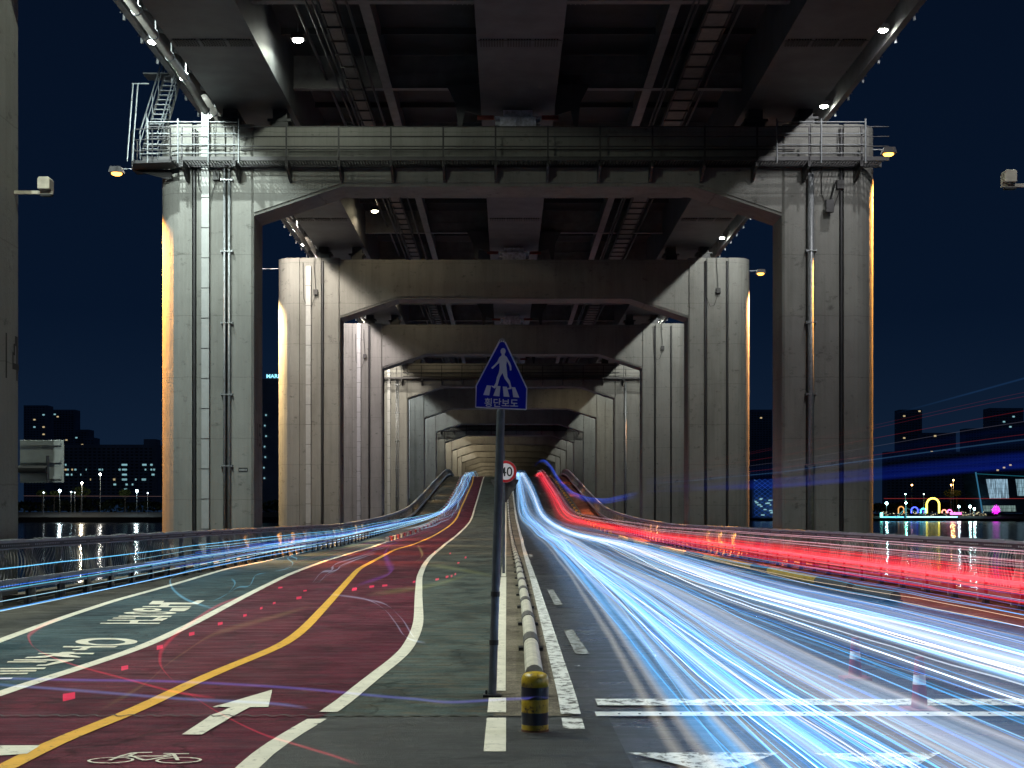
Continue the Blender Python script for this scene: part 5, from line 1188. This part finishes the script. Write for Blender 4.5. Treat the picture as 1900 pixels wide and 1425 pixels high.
b = MB(); b.box(-33, -17, -.1, 0, 2.5, 3.2); b.build('light_strip', emis('cyan_strip', (.12, .55, .9), 4), PT)
b = MB(); b.box(-34, -32, -.1, 0, 2.6, 6); b.build('lit_end', emis('cyan_strip', (.2, .9, .8), 4), PT)
b = MB(); b.tube([(-23, 0, 2), (-15.5, 0, 9.5)], .25, 6); b.tube([(-15.5, 0, 2), (-15.5, 0, 9)], .3, 6); b.tube([(-15.5, 0, 9.5), (-2, 0, 4)], .1, 4); b.build('mast', emis('mast_glow', (.2, .8, .8), .5), PT)
b = MB(); rr = random.Random(4)
for k in range(110): x = rr.uniform(-33, 42); z = rr.uniform(3.6, 6.5); s_ = rr.uniform(.15, .4); b.box(x, x+s_, 1, 1.2, z, z+s_)
tag(b.build('fairy_lights', emis('fairy_light', (.9, .8, .5), 2.2, 'NONE'), PT), kind='stuff')
b = MB(); b.box(16, 24, .2, .4, 4.6, 6.2); b.build('lit_banner', emis('pink_banner', (1, .12, .45), 4), PT)
# ball bush, its magenta lighting put into glowing leaves
T = empty('lit_bush', (wx(1848, 1000), 1000, 0)); tag(T, 'round bush lit bright magenta in front of the floating hall', 'plant'); b = MB(); rr = random.Random(9)
for k in range(260):
    p = Vector((rr.gauss(0, 1), rr.gauss(0, 1), rr.gauss(0, 1))).normalized()*rr.uniform(1, 3.3); a = Vector((rr.gauss(0, 1), rr.gauss(0, 1), rr.gauss(0, 1))).normalized()*.5; d = Vector((rr.gauss(0, 1), rr.gauss(0, 1), rr.gauss(0, 1))).normalized()*.5
    c = p+Vector((0, 0, 6)); b.poly([c+a, c+d, c-a])
b.build('foliage', emis('magenta_leaf_glow', (.85, .02, .9), 3), T)
# floating hall with slanted glass facade
Y = 1020; FH = empty('floating_hall', (wx(1820, Y), Y, -1)); tag(FH, 'floating glass hall with a slanted facade and lit windows at the right frame edge', 'building')
q = Y/2600
def fx(px): return (px-1820)*q
def fz(py): return wz(py, Y)+1
b = MB(); b.prism([(fx(1810), fz(877)), (fx(1820), fz(952)), (fx(1960), fz(952)), (fx(1965), fz(886))], 0, 30, 'y'); b.build('hull', M['glass_dark'], FH)
lw_ = simple('curtain_frame', (.03, .06, .08), .4)
def panel(p, c, st, nm, nx, nz):
    (x0, z0), (x1, z1), (x2, z2), (x3, z3) = [(fx(a), fz(b_)) for a, b_ in p]
    f = empty(nm, (0, 0, 0)); f.parent = FH
    mm, ntt, bs_ = mat('curtain_glow'); ntt.nodes.remove(bs_); e = N(ntt, 'ShaderNodeEmission', Strength=st)
    cc = rampn(ntt, noise(ntt, pos(ntt, (.9, 1, .12)), 1.0, 4), [(.35, tuple(x*.25 for x in c)), (.65, c)]); ntt.links.new(cc, e.inputs[0]); ntt.links.new(e.outputs[0], ntt.nodes['Material Output'].inputs[0])
    bm_ = MB(); bm_.poly([(x0, -.3, z0), (x1, -.3, z1), (x2, -.3, z2), (x3, -.3, z3)]); bm_.build('curtain', mm, f)
    bm_ = MB()
    for k in range(1, nx): t = k/nx; bm_.tube([(x0+(x3-x0)*t, -.45, z0+(z3-z0)*t), (x1+(x2-x1)*t, -.45, z1+(z2-z1)*t)], .09, 4)
    for k in range(1, nz): t = k/nz; bm_.tube([(x0+(x1-x0)*t, -.45, z0+(z1-z0)*t), (x3+(x2-x3)*t, -.45, z3+(z2-z3)*t)], .09, 4)
    bm_.build('mullions', lw_, f)
panel([(1829, 889), (1836, 925), (1872, 925), (1869, 889)], (.35, .55, .70), 1.0, 'glazing', 10, 4)
panel([(1884, 889), (1888, 920), (1935, 920), (1930, 889)], (.30, .50, .60), .9, 'glazing', 9, 4)
panel([(1823, 938), (1825, 949), (1885, 949), (1884, 938)], (.30, .45, .42), .7, 'glazing', 14, 2)
b = MB(); b.tube([(fx(1810), -.4, fz(876)), (fx(1823), -.4, fz(952))], .5, 6); b.build('lit_edge', emis('edge_glow', (.05, .22, .38), .6), FH)
b = MB(); b.tube([(fx(1810), -.5, fz(879)), (fx(1960), -.5, fz(887))], .25, 6); b.build('roof_edge', emis('edge_glow', (.03, .25, .35), .35), FH)
b = MB(); b.box(fx(1850), fx(1990), -8, -2, 0, 3.4); b.build('quay', M['bank'], FH)
# blue lit dome between the two right piers
Y = 1000; BD = empty('blue_lit_hall', (wx(1422, Y), Y, 0)); tag(BD, 'blue lit lattice hall seen between the two right-hand piers', 'building')
b = MB(); rr = random.Random(3)
for k in range(5):
    for j in range(9): x0 = -9+k*4; z0 = 1+j*3; b.tube([(x0, 0, z0), (x0+4, 0, z0+3)], .18, 4); b.tube([(x0+4, 0, z0), (x0, 0, z0+3)], .18, 4)
b.build('lattice', emis('lattice_glow', (.02, .10, .5), .45), BD)
b = MB(); b.box(-10, 12, 2, 14, 0, 27); b.build('hall', M['facade'], BD)
for k in range(22): link('lit_window', wc_me, BD, (rr.uniform(-8, 10), -.4, rr.uniform(2, 14)), (0, 0, 0), (rr.uniform(1, 3), 1, .8))
# rows of dark trees behind both waterfronts
for (x0, x1, Y, z0, hh, lab) in ((-420, 100, 900, 4, 9, 'dark mass of trees along the left bank'), (230, 460, 1150, 4, 12, 'dark mass of trees behind the right waterfront')):
    b = MB(); rr = random.Random(int(Y))
    for k in range(6000):
        x = rr.uniform(x0, x1); H_ = hh*(.6+.6*abs(mnoise.noise(Vector((x*.05, Y, 0))))); c = Vector((x, Y+rr.uniform(-8, 8), z0+H_*rr.random()**.6)); a = Vector((rr.gauss(0, 1), rr.gauss(0, 1), rr.gauss(0, 1))).normalized()*1.3; d = Vector((rr.gauss(0, 1), rr.gauss(0, 1), rr.gauss(0, 1))).normalized()*1.3
        b.poly([c+a, c+d, c-a, c-d])
    o = b.build('distant_trees', simple('dark_foliage', (.03, .045, .02), .9), None); tag(o, lab, 'trees', None, 'stuff')
# riverside road light trail
b = MB(); b.tube([(wx(44, 810), 810, wz(920, 810)), (wx(300, 810), 810, wz(921, 810))], .12, 4); o = b.build('riverside_road_trail', emis('road_trail', (.5, .3, .3), .25, 'NONE')); tag(o, 'faint pale light line of traffic on the left riverside road', 'light trails', None, 'stuff')
b = MB(); b.tube([(wx(1640, 1012), 1012, wz(925, 1012)), (wx(1960, 1012), 1012, wz(925, 1012))], .2, 4); o = b.build('riverside_road_trail', emis('road_trail', (.8, .08, .08), .35, 'NONE')); tag(o, 'faint red light line of traffic on the right riverside road', 'light trails', None, 'stuff')
